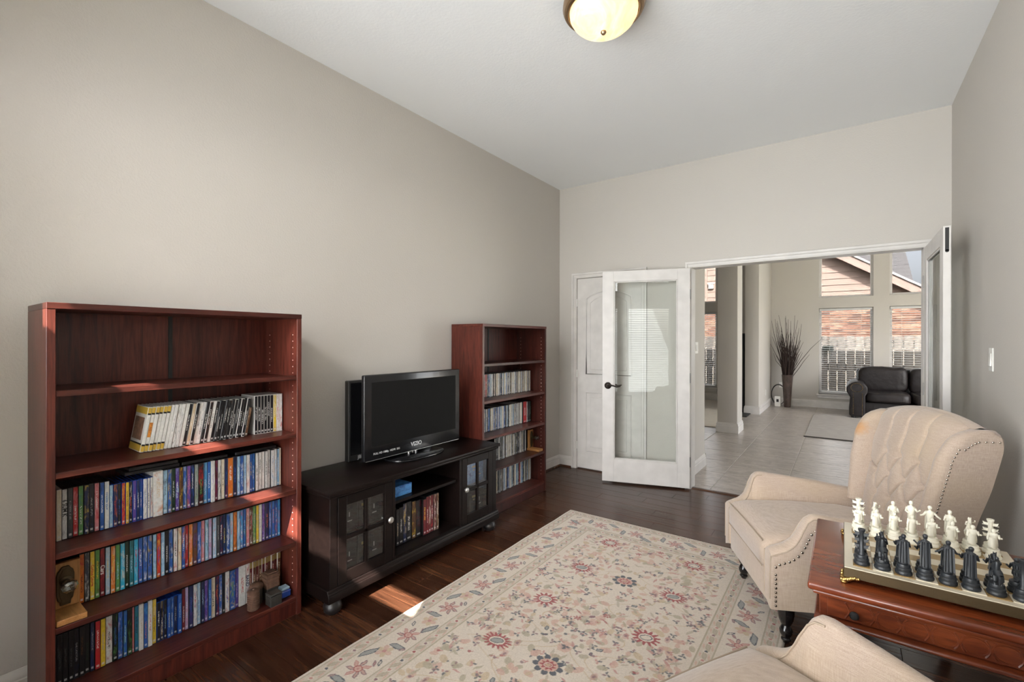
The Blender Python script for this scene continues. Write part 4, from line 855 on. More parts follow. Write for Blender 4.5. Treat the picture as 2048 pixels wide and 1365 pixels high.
# ================================================================== wing chairs
def linen_mat(name, stain=None):
    m, n, b = new_mat(name); b.inputs['Roughness'].default_value = .85; b.inputs['Sheen Weight'].default_value = .35; b.inputs['Specular IOR Level'].default_value = .2
    v1 = coords(n, (1, 1, 34)); v2 = coords(n, (26, 26, 1)); f1 = noise(n, v1, 28, 3, .6); f2 = noise(n, v2, 26, 3, .6); big = noise(n, coords(n), 4.5, 3)
    a = N(n, 'ShaderNodeMath', operation='ADD'); L(n, f1, a.inputs[0]); L(n, f2, a.inputs[1]); h = N(n, 'ShaderNodeMath', operation='MULTIPLY'); h.inputs[1].default_value = .5; L(n, a.outputs[0], h.inputs[0])
    c = ramp(n, h.outputs[0], [(.36, (.35, .264, .204)), (.5, (.44, .342, .272)), (.66, (.52, .424, .35))])
    c = mixc(n, ramp(n, big, [(.42, (0,0,0)), (.75, (.35,.35,.35))]), c, (.46, .35, .22))
    if stain:
        tc = N(n, 'ShaderNodeTexCoord'); mp = N(n, 'ShaderNodeMapping'); mp.inputs['Location'].default_value = tuple(-x*18 for x in stain); mp.inputs['Scale'].default_value = (18, 18, 18); L(n, tc.outputs['Object'], mp.inputs[0])
        nz = N(n, 'ShaderNodeTexNoise'); nz.inputs['Scale'].default_value = 2.5; L(n, mp.outputs[0], nz.inputs['Vector']); ad = N(n, 'ShaderNodeVectorMath', operation='ADD'); sc_ = N(n, 'ShaderNodeVectorMath', operation='SCALE'); sc_.inputs[3].default_value = .8; L(n, nz.outputs['Color'], sc_.inputs[0]); L(n, mp.outputs[0], ad.inputs[0]); L(n, sc_.outputs[0], ad.inputs[1])
        sb = N(n, 'ShaderNodeVectorMath', operation='SUBTRACT'); sb.inputs[1].default_value = (.4, .4, .4); L(n, ad.outputs[0], sb.inputs[0]); ln = N(n, 'ShaderNodeVectorMath', operation='LENGTH'); L(n, sb.outputs[0], ln.inputs[0])
        c = mixc(n, ramp(n, ln.outputs['Value'], [(.15, (.75,.75,.75)), (1.0, (0,0,0))]), c, (.50, .23, .06))
    L(n, c, b.inputs['Base Color']); bump(n, b, h.outputs[0], .25, .0015); return m
MT['linen'] = linen_mat('beige_linen'); MT['leg'] = plain('black_lacquer', (.008, .007, .007), .22, coat=.4); MT['nail'] = plain('aged_nickel_nail', (.45, .40, .34), .25, 1)
MT['welt'] = plain('linen_piping', (.38, .30, .225), .85)
def lerp(tab, x):
    if x <= tab[0][0]: return tab[0][1]
    for (a, p), (b, q) in zip(tab, tab[1:]):
        if x <= b:
            t = (x-a)/(b-a); t = t*t*(3-2*t)*.5+t*.5; return p+(q-p)*t
    return tab[-1][1]
ARM_TOP = [(-.60, .535), (-.35, .572), (-.2, .590), (-.10, .602), (-.078, .598), (-.06, .582), (-.046, .553), (-.034, .520), (-.018, .488), (.004, .464), (.03, .449), (.06, .438), (.085, .425)]
def chair(name, label):
    r = thing(name, label, 'armchair', (0,0,0), 1e-6)
    W0, WI = .352, .262
    nails = MB()
    def nail(p, nrm, rad=.006):
        nv = Vector(nrm).normalized(); q = nv.to_track_quat('Z', 'Y').to_matrix().to_4x4(); t = MB().lathe([(rad, 0), (rad*.85, rad*.45), (rad*.4, rad*.75), (0, rad*.8)], 8); nails.add([Vector(p)+(q @ Vector(v)) for v in t.v], t.f)
    # arms: lofted sections from the front to the back
    for s in (-1, 1):
        a = MB(); xs = [.085, .083, .07, .055, .04, .025, .01, -.005, -.018, -.027, -.035, -.043, -.051, -.06, -.069, -.078, -.09, -.105, -.125, -.16, -.22, -.3, -.4, -.5, -.6]; rows = []; np_ = 15
        for k, x in enumerate(xs):
            zt = lerp(ARM_TOP, x); zt = zt - (.012 if k == 0 else 0); flare = .024*max(0, min(1, (zt-.42)/.18)); pts = []
            inset = .010 if k == 0 else (.003 if k == 1 else 0)
            yi, yo = WI+inset, W0-.008-inset; up_ = max(0, min(1, (zt-.44)/.15)); hw = max(.012, (yo-yi)/2*1.02-inset*.3 - .015*up_); cyc = yo-hw+flare*.75; rad = hw
            pts.append((x, s*yi, .20)); pts.append((x, s*(yi+.010*up_), zt-rad-.045))
            for q in range(11):
                th = PI - PI*q/10; pts.append((x, s*(cyc+hw*math.cos(th)), zt-rad*.8+rad*.8*math.sin(th)))
            pts.append((x, s*(yo+flare*.25), zt-rad-.05)); pts.append((x, s*yo, .172)); rows.append(pts)
        vs = [p for rw_ in rows for p in rw_]; m_ = len(rows[0]); fs = [(i*m_+j, i*m_+j+1, (i+1)*m_+j+1, (i+1)*m_+j) for i in range(len(rows)-1) for j in range(m_-1)]
        fs += [tuple(range(m_)), tuple((len(rows)-1)*m_+j for j in range(m_))[::-1]] + [(i*m_, (i+1)*m_, (i+1)*m_+m_-1, i*m_+m_-1) for i in range(len(rows)-1)]
        ao = a.add(vs, fs).build('arm', MT['linen'], r, world=False, angle=50)
        # welt along the outer and inner edge of the sloping arm front
        for (pi_, rad) in ((11, .0030), (3, .0030)):
            yv = rows[1][12 if pi_ == 11 else 2][1]-(s*.006 if pi_ == 11 else -s*.006)
            pth = [Vector((.0855, yv, z_)) for z_ in (.215, .26, .33, rows[1][13][2]-.01)] + [Vector(rw_[pi_])+Vector((.0012, s*(.001 if pi_ == 11 else -.001), .0005)) for rw_ in rows[1:18]]
            MB().tube(pth, rad, 6).build('welt', MT['welt'], ao, world=False)
        # nailheads follow the front edge of the outer side panel
        pth = [(x-.017, lerp(ARM_TOP, x)-.062) for x in [.085-.0025*k for k in range(72)]]
        z = .19
        while z < .345: nail((.066, s*(W0-.0075), z), (0, s, 0)); z += .0195
        last = None
        for (x, zz) in [(.066, .36)] + pth:
            if zz < .358 or zz > .545: continue
            if last is None or math.hypot(x-last[0], zz-last[1]) > .0195:
                zt = lerp(ARM_TOP, x+.017); fl = .024*max(0, min(1, (zt-.42)/.18)); nail((x, s*(W0-.0075+fl*.42), zz), (0, s, .1)); last = (x, zz)
        # side panel below the arm, running to the back
        MB().box(-.62, -.02, s*(WI+.02), s*(W0-.013), .172, .45).build('side_panel', MT['linen'], ao, .006, 2, world=False)
    # seat base, footrest panel and cushion
    MB().box(-.62, .05, -WI-.004, WI+.004, .172, .30).build('seat_base', MT['linen'], r, .006, 2, world=False)
    MB().box(.046, .078, -WI-.006, WI+.006, .172, .315).build('footrest_panel', MT['linen'], r, .010, 3, world=False)
    def cush(u, v):
        th = 2*PI*v; x = None; y = -WI+.001+(2*WI-.002)*u; e = min(u, 1-u); rd = min(1, (e/.05))**.5
        prof = [(-.56, .315), (.078, .315), (.092, .33), (.094, .40), (.088, .43), (.07, .447), (0, .462), (-.2, .470), (-.45, .465), (-.56, .45)]
        k = int(round(v*(len(prof)-1))); px, pz = prof[k]; crown = .010*math.sin(PI*u) if pz > .44 else 0
        return (px - (1-rd)*.012*(px > .05), y, .38+(pz-.38)*(.86+.14*rd)+crown)
    cm = MB().grid(cush, 25, 10); n25 = 25*10; cm.f += [tuple(range(10)), tuple(24*10+j for j in range(10))[::-1]] + [(i*10+9, (i+1)*10+9, (i+1)*10, i*10) for i in range(24)]
    co = cm.build('seat_cushion', MT['linen'], r, world=False, angle=60)
    for zz, xx in ((.437, .087), (.322, .090)): MB().tube([(xx, -WI+.012+(2*WI-.024)*k/16, zz+.004*math.sin(PI*k/16)) for k in range(17)], .003, 6).build('welt', MT['welt'], co, world=False)
    # backrest: tufted front panel
    tw = [(.42, -.520), (.55, -.536), (.70, -.558), (.84, -.585), (.94, -.622), (1.0, -.67)]        # wing front edge
    tr = [(.30, -.69), (.44, -.7235), (.96, -.817), (1.05, -.83)]                                    # rear face
    tcn = [(.38, -.565), (.50, -.585), (.80, -.652), (.95, -.695), (1.05, -.735)]                    # cushion surface
    hwid = [(.40, .255), (.55, .275), (.75, .305), (.93, .318), (1.05, .318)]
    def ztop(y): return 1.03-.055*(abs(y)/.33)**2.2
    btn = [(y, z) for z, ys in ((.795, (-.115, 0, .115)), (.69, (-.17, -.057, .057, .17)), (.585, (-.115, 0, .115))) for y in ys]
    seg = []
    for (ya, za) in btn:
        for (yb, zb) in btn:
            if 0 < zb-za < .16 and abs(ya-yb) < .07: seg.append(((ya, za), (yb, zb)))
    for y in (-.115, 0, .115): seg.append(((y, .795), (y*1.12, 1.05))); seg.append(((y, .585), (y*.9, .40)))
    for y in (-.17, .17): seg.append(((y, .69), (y*1.45, .72)))
    def tuft(y, z):
        d = 0
        for (a, c_) in btn: d = max(d, .038*math.exp(-math.hypot(y-a, z-c_)/.016))
        for (a, c_) in seg:
            ax, az = a; bx_, bz = c_; L2 = (bx_-ax)**2+(bz-az)**2; t = max(0, min(1, ((y-ax)*(bx_-ax)+(z-az)*(bz-az))/L2)); dd = math.hypot(y-ax-t*(bx_-ax), z-az-t*(bz-az))
            long = bz > 1.0 or az > 1.0 or az < .45 or bz < .45; fade = (1-t*.85) if long else 1
            d = max(d, fade*(.016*math.exp(-dd/.010)+.013*math.exp(-(dd/.0042)**2)))
        return d
    NU, NV = 171, 210
    def bfront(u, v):
        z0b = .40; yy = (u*2-1); zz = z0b+(1.03-z0b)*v; hw = lerp(hwid, zz)-.045; y = yy*hw; zt = ztop(y); z = z0b+(zt-.012-z0b)*v
        x = lerp(tcn, z) + .040*(1-yy*yy)**.6 - tuft(y, z); 
        if v > .9: q = (v-.9)/.1; x -= .05*(1-math.sqrt(max(0, 1-q*q))); z += .012*q
        e = 1-abs(yy)
        if e < .06: x -= .02*(1-e/.06)
        return (x, y, z)
    bo = MB().grid(bfront, NU, NV).build('backrest_cushion', MT['linen'], r, world=False, angle=80)
    for (y, z) in btn:
        hw = lerp(hwid, z)-.045; yy = y/hw; x = lerp(tcn, z)+.040*(1-yy*yy)**.6-.031
        MB().ball((x, y, z), .0085, 10, 6, (.5, 1, 1)).build('tuft_button', MT['linen'], bo, world=False)
    # outer back
    def brear(u, v):
        yy = u*2-1; z = .30+(ztop(yy*.3)-.004-.30)*v; hw = lerp(hwid, z)+.012; x = lerp(tr, z)
        if v > .92: q = (v-.92)/.08; x += .045*(1-math.sqrt(max(0, 1-q*q)))
        return (x, yy*hw, z)
    rb = MB().grid(brear, 15, 24); MBk = rb.build('outer_back', MT['linen'], r, world=False, angle=80)
    def btop(u, v):
        yy = u*2-1; y = yy*.30; zt = ztop(y); x0_, x1_ = lerp(tcn, zt)-.012, lerp(tr, zt)+.04; return (x0_+(x1_-x0_)*v, y, zt-.004+.010*math.sin(PI*v))
    MB().grid(btop, 21, 6).build('top_roll', MT['linen'], MBk, world=False, angle=80)
    # wings
    for s in (-1, 1):
        rows = []; NZ = 30; z0w = .50
        for k in range(NZ+1):
            v = k/NZ; ztw = .985; z = z0w+(ztw-z0w)*v; hw = lerp(hwid, z)+.018; xf = lerp(tw, z); xr = lerp(tr, z); xin = lerp(tcn, z)-.025; top = max(0, (v-.80)/.20); rise = 0
            sh = 1-math.sqrt(max(0, 1-top*top)) if top > 0 else 0
            loop = [(xr, hw-.004), (xr+(xf-xr)*.25, hw), (xr+(xf-xr)*.5, hw+.002), (xf-.045, hw+.004), (xf-.020, hw+.003), (xf-.005, hw-.006), (xf+.006, hw-.024), (xf+.004, hw-.044), (xf-.012, hw-.058), (xf-.035, hw-.066), (xin+.01, hw-.075), (xin-.03, hw-.078), (xr, hw-.07)]
            cxm, cym = (xr+xf)/2-.02, hw-.035
            rows.append([(x if sh == 0 else cxm+(x-cxm)*(1-.55*sh), s*(y if sh == 0 else cym+(y-cym)*(1-.35*sh)), z - .03*(0 if v < .5 else (v-.5)*2)*max(0, (xf-x)/(xf-xr))*0) for x, y in loop])
        m_ = len(rows[0]); vs = [p for rw_ in rows for p in rw_]; fs = [(i*m_+j, i*m_+(j+1) % m_, (i+1)*m_+(j+1) % m_, (i+1)*m_+j) for i in range(NZ) for j in range(m_)] + [tuple(range(m_)), tuple(NZ*m_+j for j in range(m_))[::-1]]
        wo_ = MB().add(vs, fs).build('wing', MT['linen'], r, world=False, angle=70)
        path = [rows[k][3] for k in range(2, NZ-4)]; last = None
        tops = [(lerp(tw, .93)-.045-.0125*k, s*(lerp(hwid, .93)+.022), .905+.035*math.sin(min(1, k/5)*PI/2)) for k in range(0, 12)]
        for p in path + tops:
            p = Vector(p)+Vector((.012, s*.0005, 0)) if p in path else Vector(p)
            if last is None or (p-last).length > .0128: nail(p, (.2, s, 0), .0046); last = p
    tag(nails.build('nailhead_trim', MT['nail'], r, world=False), 'aged metal nailheads', None, kind='stuff')
    del r['category']; r['category'] = 'armchair'
    for s in (-1, 1):
        MB().lathe([(0, 0), (.013, 0), (.015, .006), (.020, .012), (.020, .018), (.016, .022), (.019, .028), (.026, .042), (.027, .055), (.020, .070), (.016, .078), (.022, .084), (.030, .105), (.034, .130), (.034, .150), (.030, .172), (0, .172)], 20, (0, s*.285, 0)).build('front_leg', MT['leg'], r, world=False)
        MB().add([(-.665, s*.26-.014, 0), (-.637, s*.26-.014, 0), (-.637, s*.26+.014, 0), (-.665, s*.26+.014, 0), (-.62, s*.26-.022, .18), (-.575, s*.26-.022, .18), (-.575, s*.26+.022, .18), (-.62, s*.26+.022, .18)], [(0,3,2,1),(4,5,6,7),(0,1,5,4),(1,2,6,5),(2,3,7,6),(3,0,4,7)]).build('rear_leg', MT['leg'], r, .003, world=False)
    return r
def copy_tree(o, parent=None):
    c = o.copy(); C.objects.link(c); c.parent = parent
    for ch in o.children: copy_tree(ch, c)
    return c
c1 = chair('wing_chair', 'beige tufted wing chair with an orange stain, beyond the chess table')
c2 = copy_tree(c1); c2['label'] = 'beige wing chair cropped by the bottom edge, in front of the chess table'
for c_ in (c1, c2): c_['group'] = 'matching beige wing chairs'
FA = math.radians(-153.6); c1.location = (-.337, 2.666, .0135); c1.rotation_euler = (0, 0, FA)
A2 = math.radians(152); F2 = Vector((math.cos(A2), math.sin(A2), 0)); S2 = Vector((math.sin(A2), -math.cos(A2), 0))
pk = Vector((-.053, 1.538, 0)) - S2*.335 + F2*.075; pk.z = .0135; c2.location = pk; c2.rotation_euler = (0, 0, A2)
wst = [ch for ch in c1.children if ch.name.startswith('wing')][0]
wst.material_slots[0].link = 'OBJECT'; wst.material_slots[0].material = linen_mat('stained_linen', (-.60, -.30, .88))
# ================================================================== chess table
MT['cherry'] = wood('red_cherry', (.062, .012, .005), (.225, .050, .015), .24, 'x', 1.6, stretch=5, coat=.35, mid=(.13, .026, .0085), bmp=.02)
MT['cherryd'] = wood('red_cherry_apron', (.055, .011, .0048), (.185, .042, .013), .3, 'x', 3, stretch=5, coat=.2, mid=(.11, .022, .0075))
TZ = .65; tx0, tx1, ty0, ty1 = -.088, .600, 1.638, 2.255
tb = thing('side_table', 'polished cherry side table with a carved drawer front under the chessboard', 'table', ((tx0+tx1)/2, (ty0+ty1)/2, 0))
MB().box(tx0, tx1, ty0, ty1, TZ-.022, TZ).build('table_top', MT['cherry'], tb, .007, 3)
MB().box(tx0+.012, tx1-.008, ty0+.012, ty1-.012, TZ-.036, TZ-.022).build('top_moulding', MT['cherryd'], tb, .006, 2)
ax0, ax1, ay0, ay1 = tx0+.028, tx1-.02, ty0+.028, ty1-.028
MB().box(ax0, ax1, ay0+.012, ay1, TZ-.105, TZ-.036).build('apron', MT['cherryd'], tb, .003)
dw = MB().box(ax0+.02, ax1-.02, ay0+.004, ay0+.03, TZ-.098, TZ-.042).build('drawer_front', MT['cherryd'], tb, .002)
MB().lathe([(0, 0), (.005, 0), (.005, -.008), (.011, -.012), (.012, -.018), (.008, -.023), (0, -.024)], 16, (ax0+.085, ay0+.004, TZ-.072), 'y').build('knob', MT['blackmatte'], dw)
x = ax0+.045; k = 0
while x < ax1-.05:
    if k != 0: 
        hw = .026; pts = [(x+hw*math.cos(2*PI*i/20), ay0+.0035, TZ-.07+.021*math.sin(2*PI*i/20)) for i in range(20)]
        MB().tube(pts, .0018, 5, True).build('carved_oval', MT['cherryd'], dw)
    q = MB()
    for s in (-1, 1): q.tube([(x+.029+s*.010*(abs(t)*1.0)**1.5, ay0+.0035, TZ-.07+.022*t) for t in (-1, -.6, -.2, .2, .6, 1)], .0026, 5)
    q.build('carved_cross', MT['cherryd'], dw); x += .0585; k += 1
MB().prism([(ay0-.010, TZ-.118), (ay0-.012, TZ-.112), (ay0-.006, TZ-.105), (ay0+.02, TZ-.103), (ay1, TZ-.103), (ay1, TZ-.118)], ax0-.012, ax1+.008, 'x').build('lower_moulding', MT['cherryd'], tb, .003)
for lx in (ax0+.035, ax1-.035):
    for ly in (ay0+.035, ay1-.035):
        lg = MB().lathe([(0, 0), (.014, 0), (.017, .02), (.012, .035), (.020, .06), (.026, .10), (.022, .22), (.017, .30), (.025, .34), (.026, .37), (.018, .39), (.022, .42), (.022, .43), (0, .43)], 18, (lx, ly, 0)); lg.build('leg', MT['cherryd'], tb)
        MB().box(lx-.026, lx+.026, ly-.026, ly+.026, .43, TZ-.118).build('leg_block', MT['cherryd'], tb, .003)
# ------------------------------------------------------------------ chessboard
MT['ivory'] = plain('cream_marble', (.62, .55, .42), .25); MT['tanm'] = plain('tan_onyx', (.26, .165, .065), .25); MT['engr'] = plain('engraved_bronze', (.085, .058, .028), .42, .6, bumpy=(320, .35, .0015))
bx0, by0, bs = .0, 1.695, .425; cb = thing('chessboard', 'footed bronze framed chessboard with cream and tan squares on the side table', 'chessboard', (bx0+bs/2, by0+bs/2, TZ))
MB().box(bx0, bx0+bs, by0, by0+bs, TZ+.018, TZ+.046).build('board_frame', MT['engr'], cb, .0015)
MB().box(bx0+.002, bx0+bs-.002, by0+.002, by0+bs-.002, TZ+.046, TZ+.048).build('board_rim', MT['ivory'], cb)
BZ = TZ+.0505; SQ = .0475; q0x, q0y = bx0+.0225, by0+.0225
sqm = [MB().box(-SQ/2+.0004, SQ/2-.0004, -SQ/2+.0004, SQ/2-.0004, 0, .0025).mesh('square', .0004) for _ in range(2)]; sqm[0].materials.append(MT['ivory']); sqm[1].materials.append(MT['tanm'])
for i in range(8):
    for j in range(8):
        o = link('square', sqm[(i+j+1) % 2], None, cb); o.location = (q0x+SQ*(i+.5)-cb.location.x, q0y+SQ*(j+.5)-cb.location.y, .048)
for (sx, sy) in ((0, 0), (1, 0), (0, 1), (1, 1)):
    f = MB(); ox, oy = bx0+bs*sx, by0+bs*sy; dx, dy = (1 if sx == 0 else -1), (1 if sy == 0 else -1)
    rv = random.Random(sx*2+sy)
    for k in range(9): t = k/8; f.ball((ox+dx*(.002+.034*t), oy-dy*.003, TZ+.009+.012*(1-(1-t)**2)+rv.uniform(-.002, .002)), .0068-.003*t, 8, 5)
    for k in range(9): t = k/8; f.ball((ox-dx*.003, oy+dy*(.002+.034*t), TZ+.009+.012*(1-(1-t)**2)+rv.uniform(-.002, .002)), .0068-.003*t, 8, 5)
    f.lathe([(0, .0005), (.008, .0005), (.010, .005), (.007, .012), (.009, .018), (0, .019)], 10, (ox+dx*.001, oy+dy*.001, TZ)); f.build('ornate_foot', MT['brass'], cb)
# ------------------------------------------------------------------ chess pieces (Roman figures on turned bases)
MT['cw'] = plain('ivory_resin', (.74, .70, .58), .45); MT['cbk'] = plain('black_resin', (.018, .020, .023), .42)
def base_prof(k=1.0): return [(r*1.04, z*1.38) for r, z in base_prof0(k)]
def base_prof0(k): return [(0, 0), (.0185*k, 0), (.0195*k, .003), (.0185*k, .006), (.0165*k, .0075), (.0175*k, .010), (.0172*k, .013), (.0150*k, .0145), (.0155*k, .018), (.0145*k, .021), (0, .021)]
HB = .029
def robe(prof, ripple=.07, seg=26, nf=7, sq=.72, c=(0,0,0)):
    mb = MB(); vs = []; n = len(prof)
    for i in range(seg):
        th = 2*PI*i/seg
        for r, z in prof: k = 1+ripple*math.cos(nf*th+z*60)*(1 if z < .08 else .25); vs.append((c[0]+r*k*math.cos(th), c[1]+r*k*sq*math.sin(th), c[2]+z))
    fs = [(i*n+k, ((i+1) % seg)*n+k, ((i+1) % seg)*n+k+1, i*n+k+1) for i in range(seg) for k in range(n-1)] + [tuple(i*n for i in range(seg))[::-1], tuple(i*n+n-1 for i in range(seg))]
    return mb.add(vs, fs)
def man(h, pose, sq=.72, gown=True):
    """robed standing figure from z=.021 to z=h"""
    s = (h-HB)/.10; z0 = HB
    P = [(.0105, 0), (.0112, .006), (.0098, .02), (.0088, .04), (.0082, .052), (.0095, .066), (.0112, .075), (.0095, .0805), (.0042, .0835), (.0036, .0865)] if gown else [(.0062, 0), (.0066, .01), (.0060, .022), (.0100, .030), (.0092, .045), (.0078, .054), (.0095, .066), (.0108, .075), (.0090, .0805), (.0042, .0835), (.0036, .0865)]
    b = robe([(r, z0+z*s) for r, z in P],      .045 if gown else .02, 30, 9, sq); b.ball((0, -.0003, z0+.0925*s), .0060, 12, 8, (.92, 1.0, 1.2)); b.ball((0, -.0062, z0+.0915*s), .0013, 6, 4); b.ball((0, .001, z0+.0955*s), .0060, 10, 6, (1, 1.02, .9))
    def arm(sd, el, ha): 
        sh = (sd*.0100, 0, z0+.0765*s); el = tuple(q*.8 for q in el); ha = tuple(q*.78 for q in ha); b.tube([sh, (sh[0]+el[0], el[1], sh[2]+el[2]), (sh[0]+ha[0], ha[1], sh[2]+ha[2])], [.0036, .0030, .0022], 7); b.ball((sh[0]+ha[0], ha[1], sh[2]+ha[2]), .0027, 7, 5)
    if pose == 'king': arm(1, (.008, -.002, -.012), (.017, -.006, -.004)); arm(-1, (-.004, -.004, -.016), (.004, -.009, -.022))
    elif pose == 'queen': arm(1, (.009, -.003, -.012), (.019, -.006, -.020)); arm(-1, (-.009, -.002, -.014), (-.018, -.006, -.016))
    elif pose == 'bishop': arm(1, (.005, -.003, -.017), (-.004, -.010, -.016)); arm(-1, (-.005, -.003, -.017), (.004, -.010, -.016))
    elif pose == 'soldier': arm(1, (.004, -.004, -.015), (.008, -.010, -.010)); arm(-1, (-.004, -.004, -.016), (-.004, -.009, -.022))
    # cape down the back
    b.grid(lambda u, v: ((u-.5)*(.020+.004*v), .0085*sq+.0035+.003*v+.0012*math.cos(u*20), z0+(.079-.072*v)*s), 13, 7)
    return b
def horse(h):
    b = MB(); z = HB
    b.tube([(-.004, .013, z+.022), (-.002, .006, z+.026), (0, -.004, z+.034), (0, -.011, z+.045), (0, -.014, z+.050)], [.0075, .0092, .0090, .0078, .005], 10)
    b.tube([(0, -.010, z+.043), (0, -.016, z+.055), (0, -.018, z+.066), (0, -.0195, z+.070)], [.0065, .0055, .0044, .0035], 9); b.tube([(0, -.0165, z+.0695), (0, -.023, z+.066), (0, -.029, z+.060)], [.0042, .0038, .0024], 8)
    for s in (-1, 1):
        b.tube([(s*.0025, -.0165, z+.072), (s*.003, -.016, z+.077)], [.0016, .0005], 5)
        b.tube([(s*.006, .012, z+.022), (s*.007, .017, z+.012), (s*.006, .011, z+.006), (s*.006, .013, z-.001)], [.0052, .0038, .0026, .0030], 7)
        b.tube([(s*.005, -.011, z+.040), (s*.006, -.022, z+.040), (s*.006, -.026, z+.032+s*.003), (s*.006, -.023, z+.027+s*.003)], [.0042, .0030, .0022, .0026], 7)
    b.tube([(0, .019, z+.026), (0, .026, z+.022), (0, .027, z+.010), (0, .024, z+.003)], [.0028, .0034, .0028, .0012], 7)
    for k in range(6): b.ball((0, -.0075-.0012*k, z+.050+.0045*k), .0032, 6, 4, (.6, 1, 1))
    # rider
    b.tube([(0, .002, z+.034), (0, .003, z+.048), (0, .002, z+.058)], [.0055, .0062, .0050], 9); b.ball((0, .001, z+.0655), .0045, 9, 6, (1, 1, 1.15)); b.tube([(.006, .002, z+.056), (.012, -.006, z+.060), (.012, -.012, z+.067)], [.0026, .0022, .0018], 6); b.tube([(-.006, .002, z+.056), (-.009, -.006, z+.049), (-.003, -.011, z+.048)], [.0026, .0022, .0018], 6)
    for s in (-1, 1): b.tube([(s*.005, .001, z+.035), (s*.0105, -.004, z+.027), (s*.010, -.001, z+.017)], [.0034, .0028, .0018], 6)
    return b
def rostral(h):
    b = MB(); z = HB; b.lathe([(0, z), (.009, z), (.009, z+.004), (.0068, z+.006), (.0062, h-.010), (.0075, h-.008), (.0092, h-.004), (.0092, h), (.0055, h), (.0055, h-.002), (0, h-.002)], 16)
    for zz in (z+.024, z+.042, z+.060):
        for s in (-1, 1):
            b.prism([(s*.004, zz-.004), (s*.012, zz-.003), (s*.0165, zz+.001), (s*.0175, zz+.007), (s*.0150, zz+.005), (s*.010, zz+.004), (s*.004, zz+.005)], -.0032, .0032, 'y')
            b.tube([(s*.010, 0, zz-.003), (s*.019, 0, zz-.0035)], [.0014, .0008], 5)
    return b
def soldier(h):
    b = man(h, 'soldier', .8, False); return b
KIND = {'rook': lambda: rostral(.105), 'knight': lambda: horse(.1), 'bishop': lambda: man(.112, 'bishop', .85), 'queen': lambda: man(.117, 'queen'), 'king': lambda: man(.124, 'king'), 'pawn': lambda: soldier(.088)}
_pm = {k: (MB().lathe(base_prof(.92 if k == 'pawn' else 1), 22).mesh('pedestal'), f().mesh('figure', angle=50)) for k, f in KIND.items()}
shield = MB().grid(lambda u, v: (-.0045+.0135*(u-.5)*1.0, -.0125-.003*math.sin(PI*u), .036+.030*v), 7, 2)
sh_v = list(shield.v); n0 = len(sh_v); shield.add([(x, y+.0016, z) for x, y, z in sh_v], [tuple(reversed(q)) for q in shield.f[:]]); shield_me = shield.mesh('shield')
BACK = ['rook', 'knight', 'bishop', 'king', 'queen', 'bishop', 'knight', 'rook']; DESC = {'rook': 'ship-prow column rook', 'knight': 'rearing horseman knight', 'bishop': 'robed bishop', 'king': 'robed king', 'queen': 'gowned queen', 'pawn': 'shield-bearing pawn'}
ORD = ['first', 'second', 'third', 'fourth', 'fifth', 'sixth', 'seventh', 'eighth']
pr_ = random.Random(9)
for colr, m_, rows_, face in (('black', MT['cbk'], (0, 1), PI), ('white', MT['cw'], (7, 6), 0)):
    for ri, j in enumerate(rows_):
        for i in range(8):
            k = BACK[i] if ri == 0 else 'pawn'
            if ri == 0: lab = '%s %s, %s piece from the left end of the back row' % (colr, DESC[k], ORD[i])
            else: lab = '%s %s, %s from the left end of the pawn row' % (colr, DESC[k], ORD[i])
            o = thing('chess_'+k, lab, 'chess piece', (q0x+SQ*(i+.5)-.002+pr_.uniform(-.0015, .0015), q0y+SQ*(j+.5)+pr_.uniform(-.0015, .0015), BZ+.0003), face+pr_.uniform(-.25, .25), colr+' chess pieces')
            link('pedestal', _pm[k][0].copy(), m_, o); link('figure', _pm[k][1].copy(), m_, o)
            if k == 'pawn': link('shield', shield_me.copy(), m_, o)
# ================================================================== ceiling lamp
def alabaster():
    m, n, b = new_mat('lit_alabaster_glass'); v = coords(n, (1,1,1)); f = noise(n, v, 6, 4, .6, 1.5); c = ramp(n, f, [(.3, (.78, .50, .20)), (.55, (.80, .62, .34)), (.75, (.84, .72, .48))])
    L(n, c, b.inputs['Base Color']); L(n, c, b.inputs['Emission Color']); b.inputs['Emission Strength'].default_value = 1.35; b.inputs['Roughness'].default_value = .25; return m
LX, LY = -.955, 2.085; lamp = thing('ceiling_lamp', 'lit alabaster bowl ceiling lamp with a bronze rim', 'lamp', (LX, LY, ZC))
MT['rim'] = plain('brushed_bronze_rim', (.36, .245, .15), .3, .9)
MB().lathe([(0, -.001), (.175, -.001), (.195, -.012), (.198, -.035), (.190, -.052), (.182, -.056), (.182, -.06), (.172, -.062), (.165, -.05), (.165, -.02), (0, -.02)], 48).build('rim', MT['rim'], lamp, world=False)
MB().lathe([(.165, -.055), (.162, -.075), (.148, -.10), (.125, -.122), (.09, -.140), (.05, -.150), (0, -.153)], 48).build('glass_bowl', alabaster(), lamp, world=False)
MB().lathe([(0, -.150), (.013, -.152), (.014, -.158), (.009, -.166), (0, -.168)], 16).build('finial', MT['rim'], lamp, world=False)
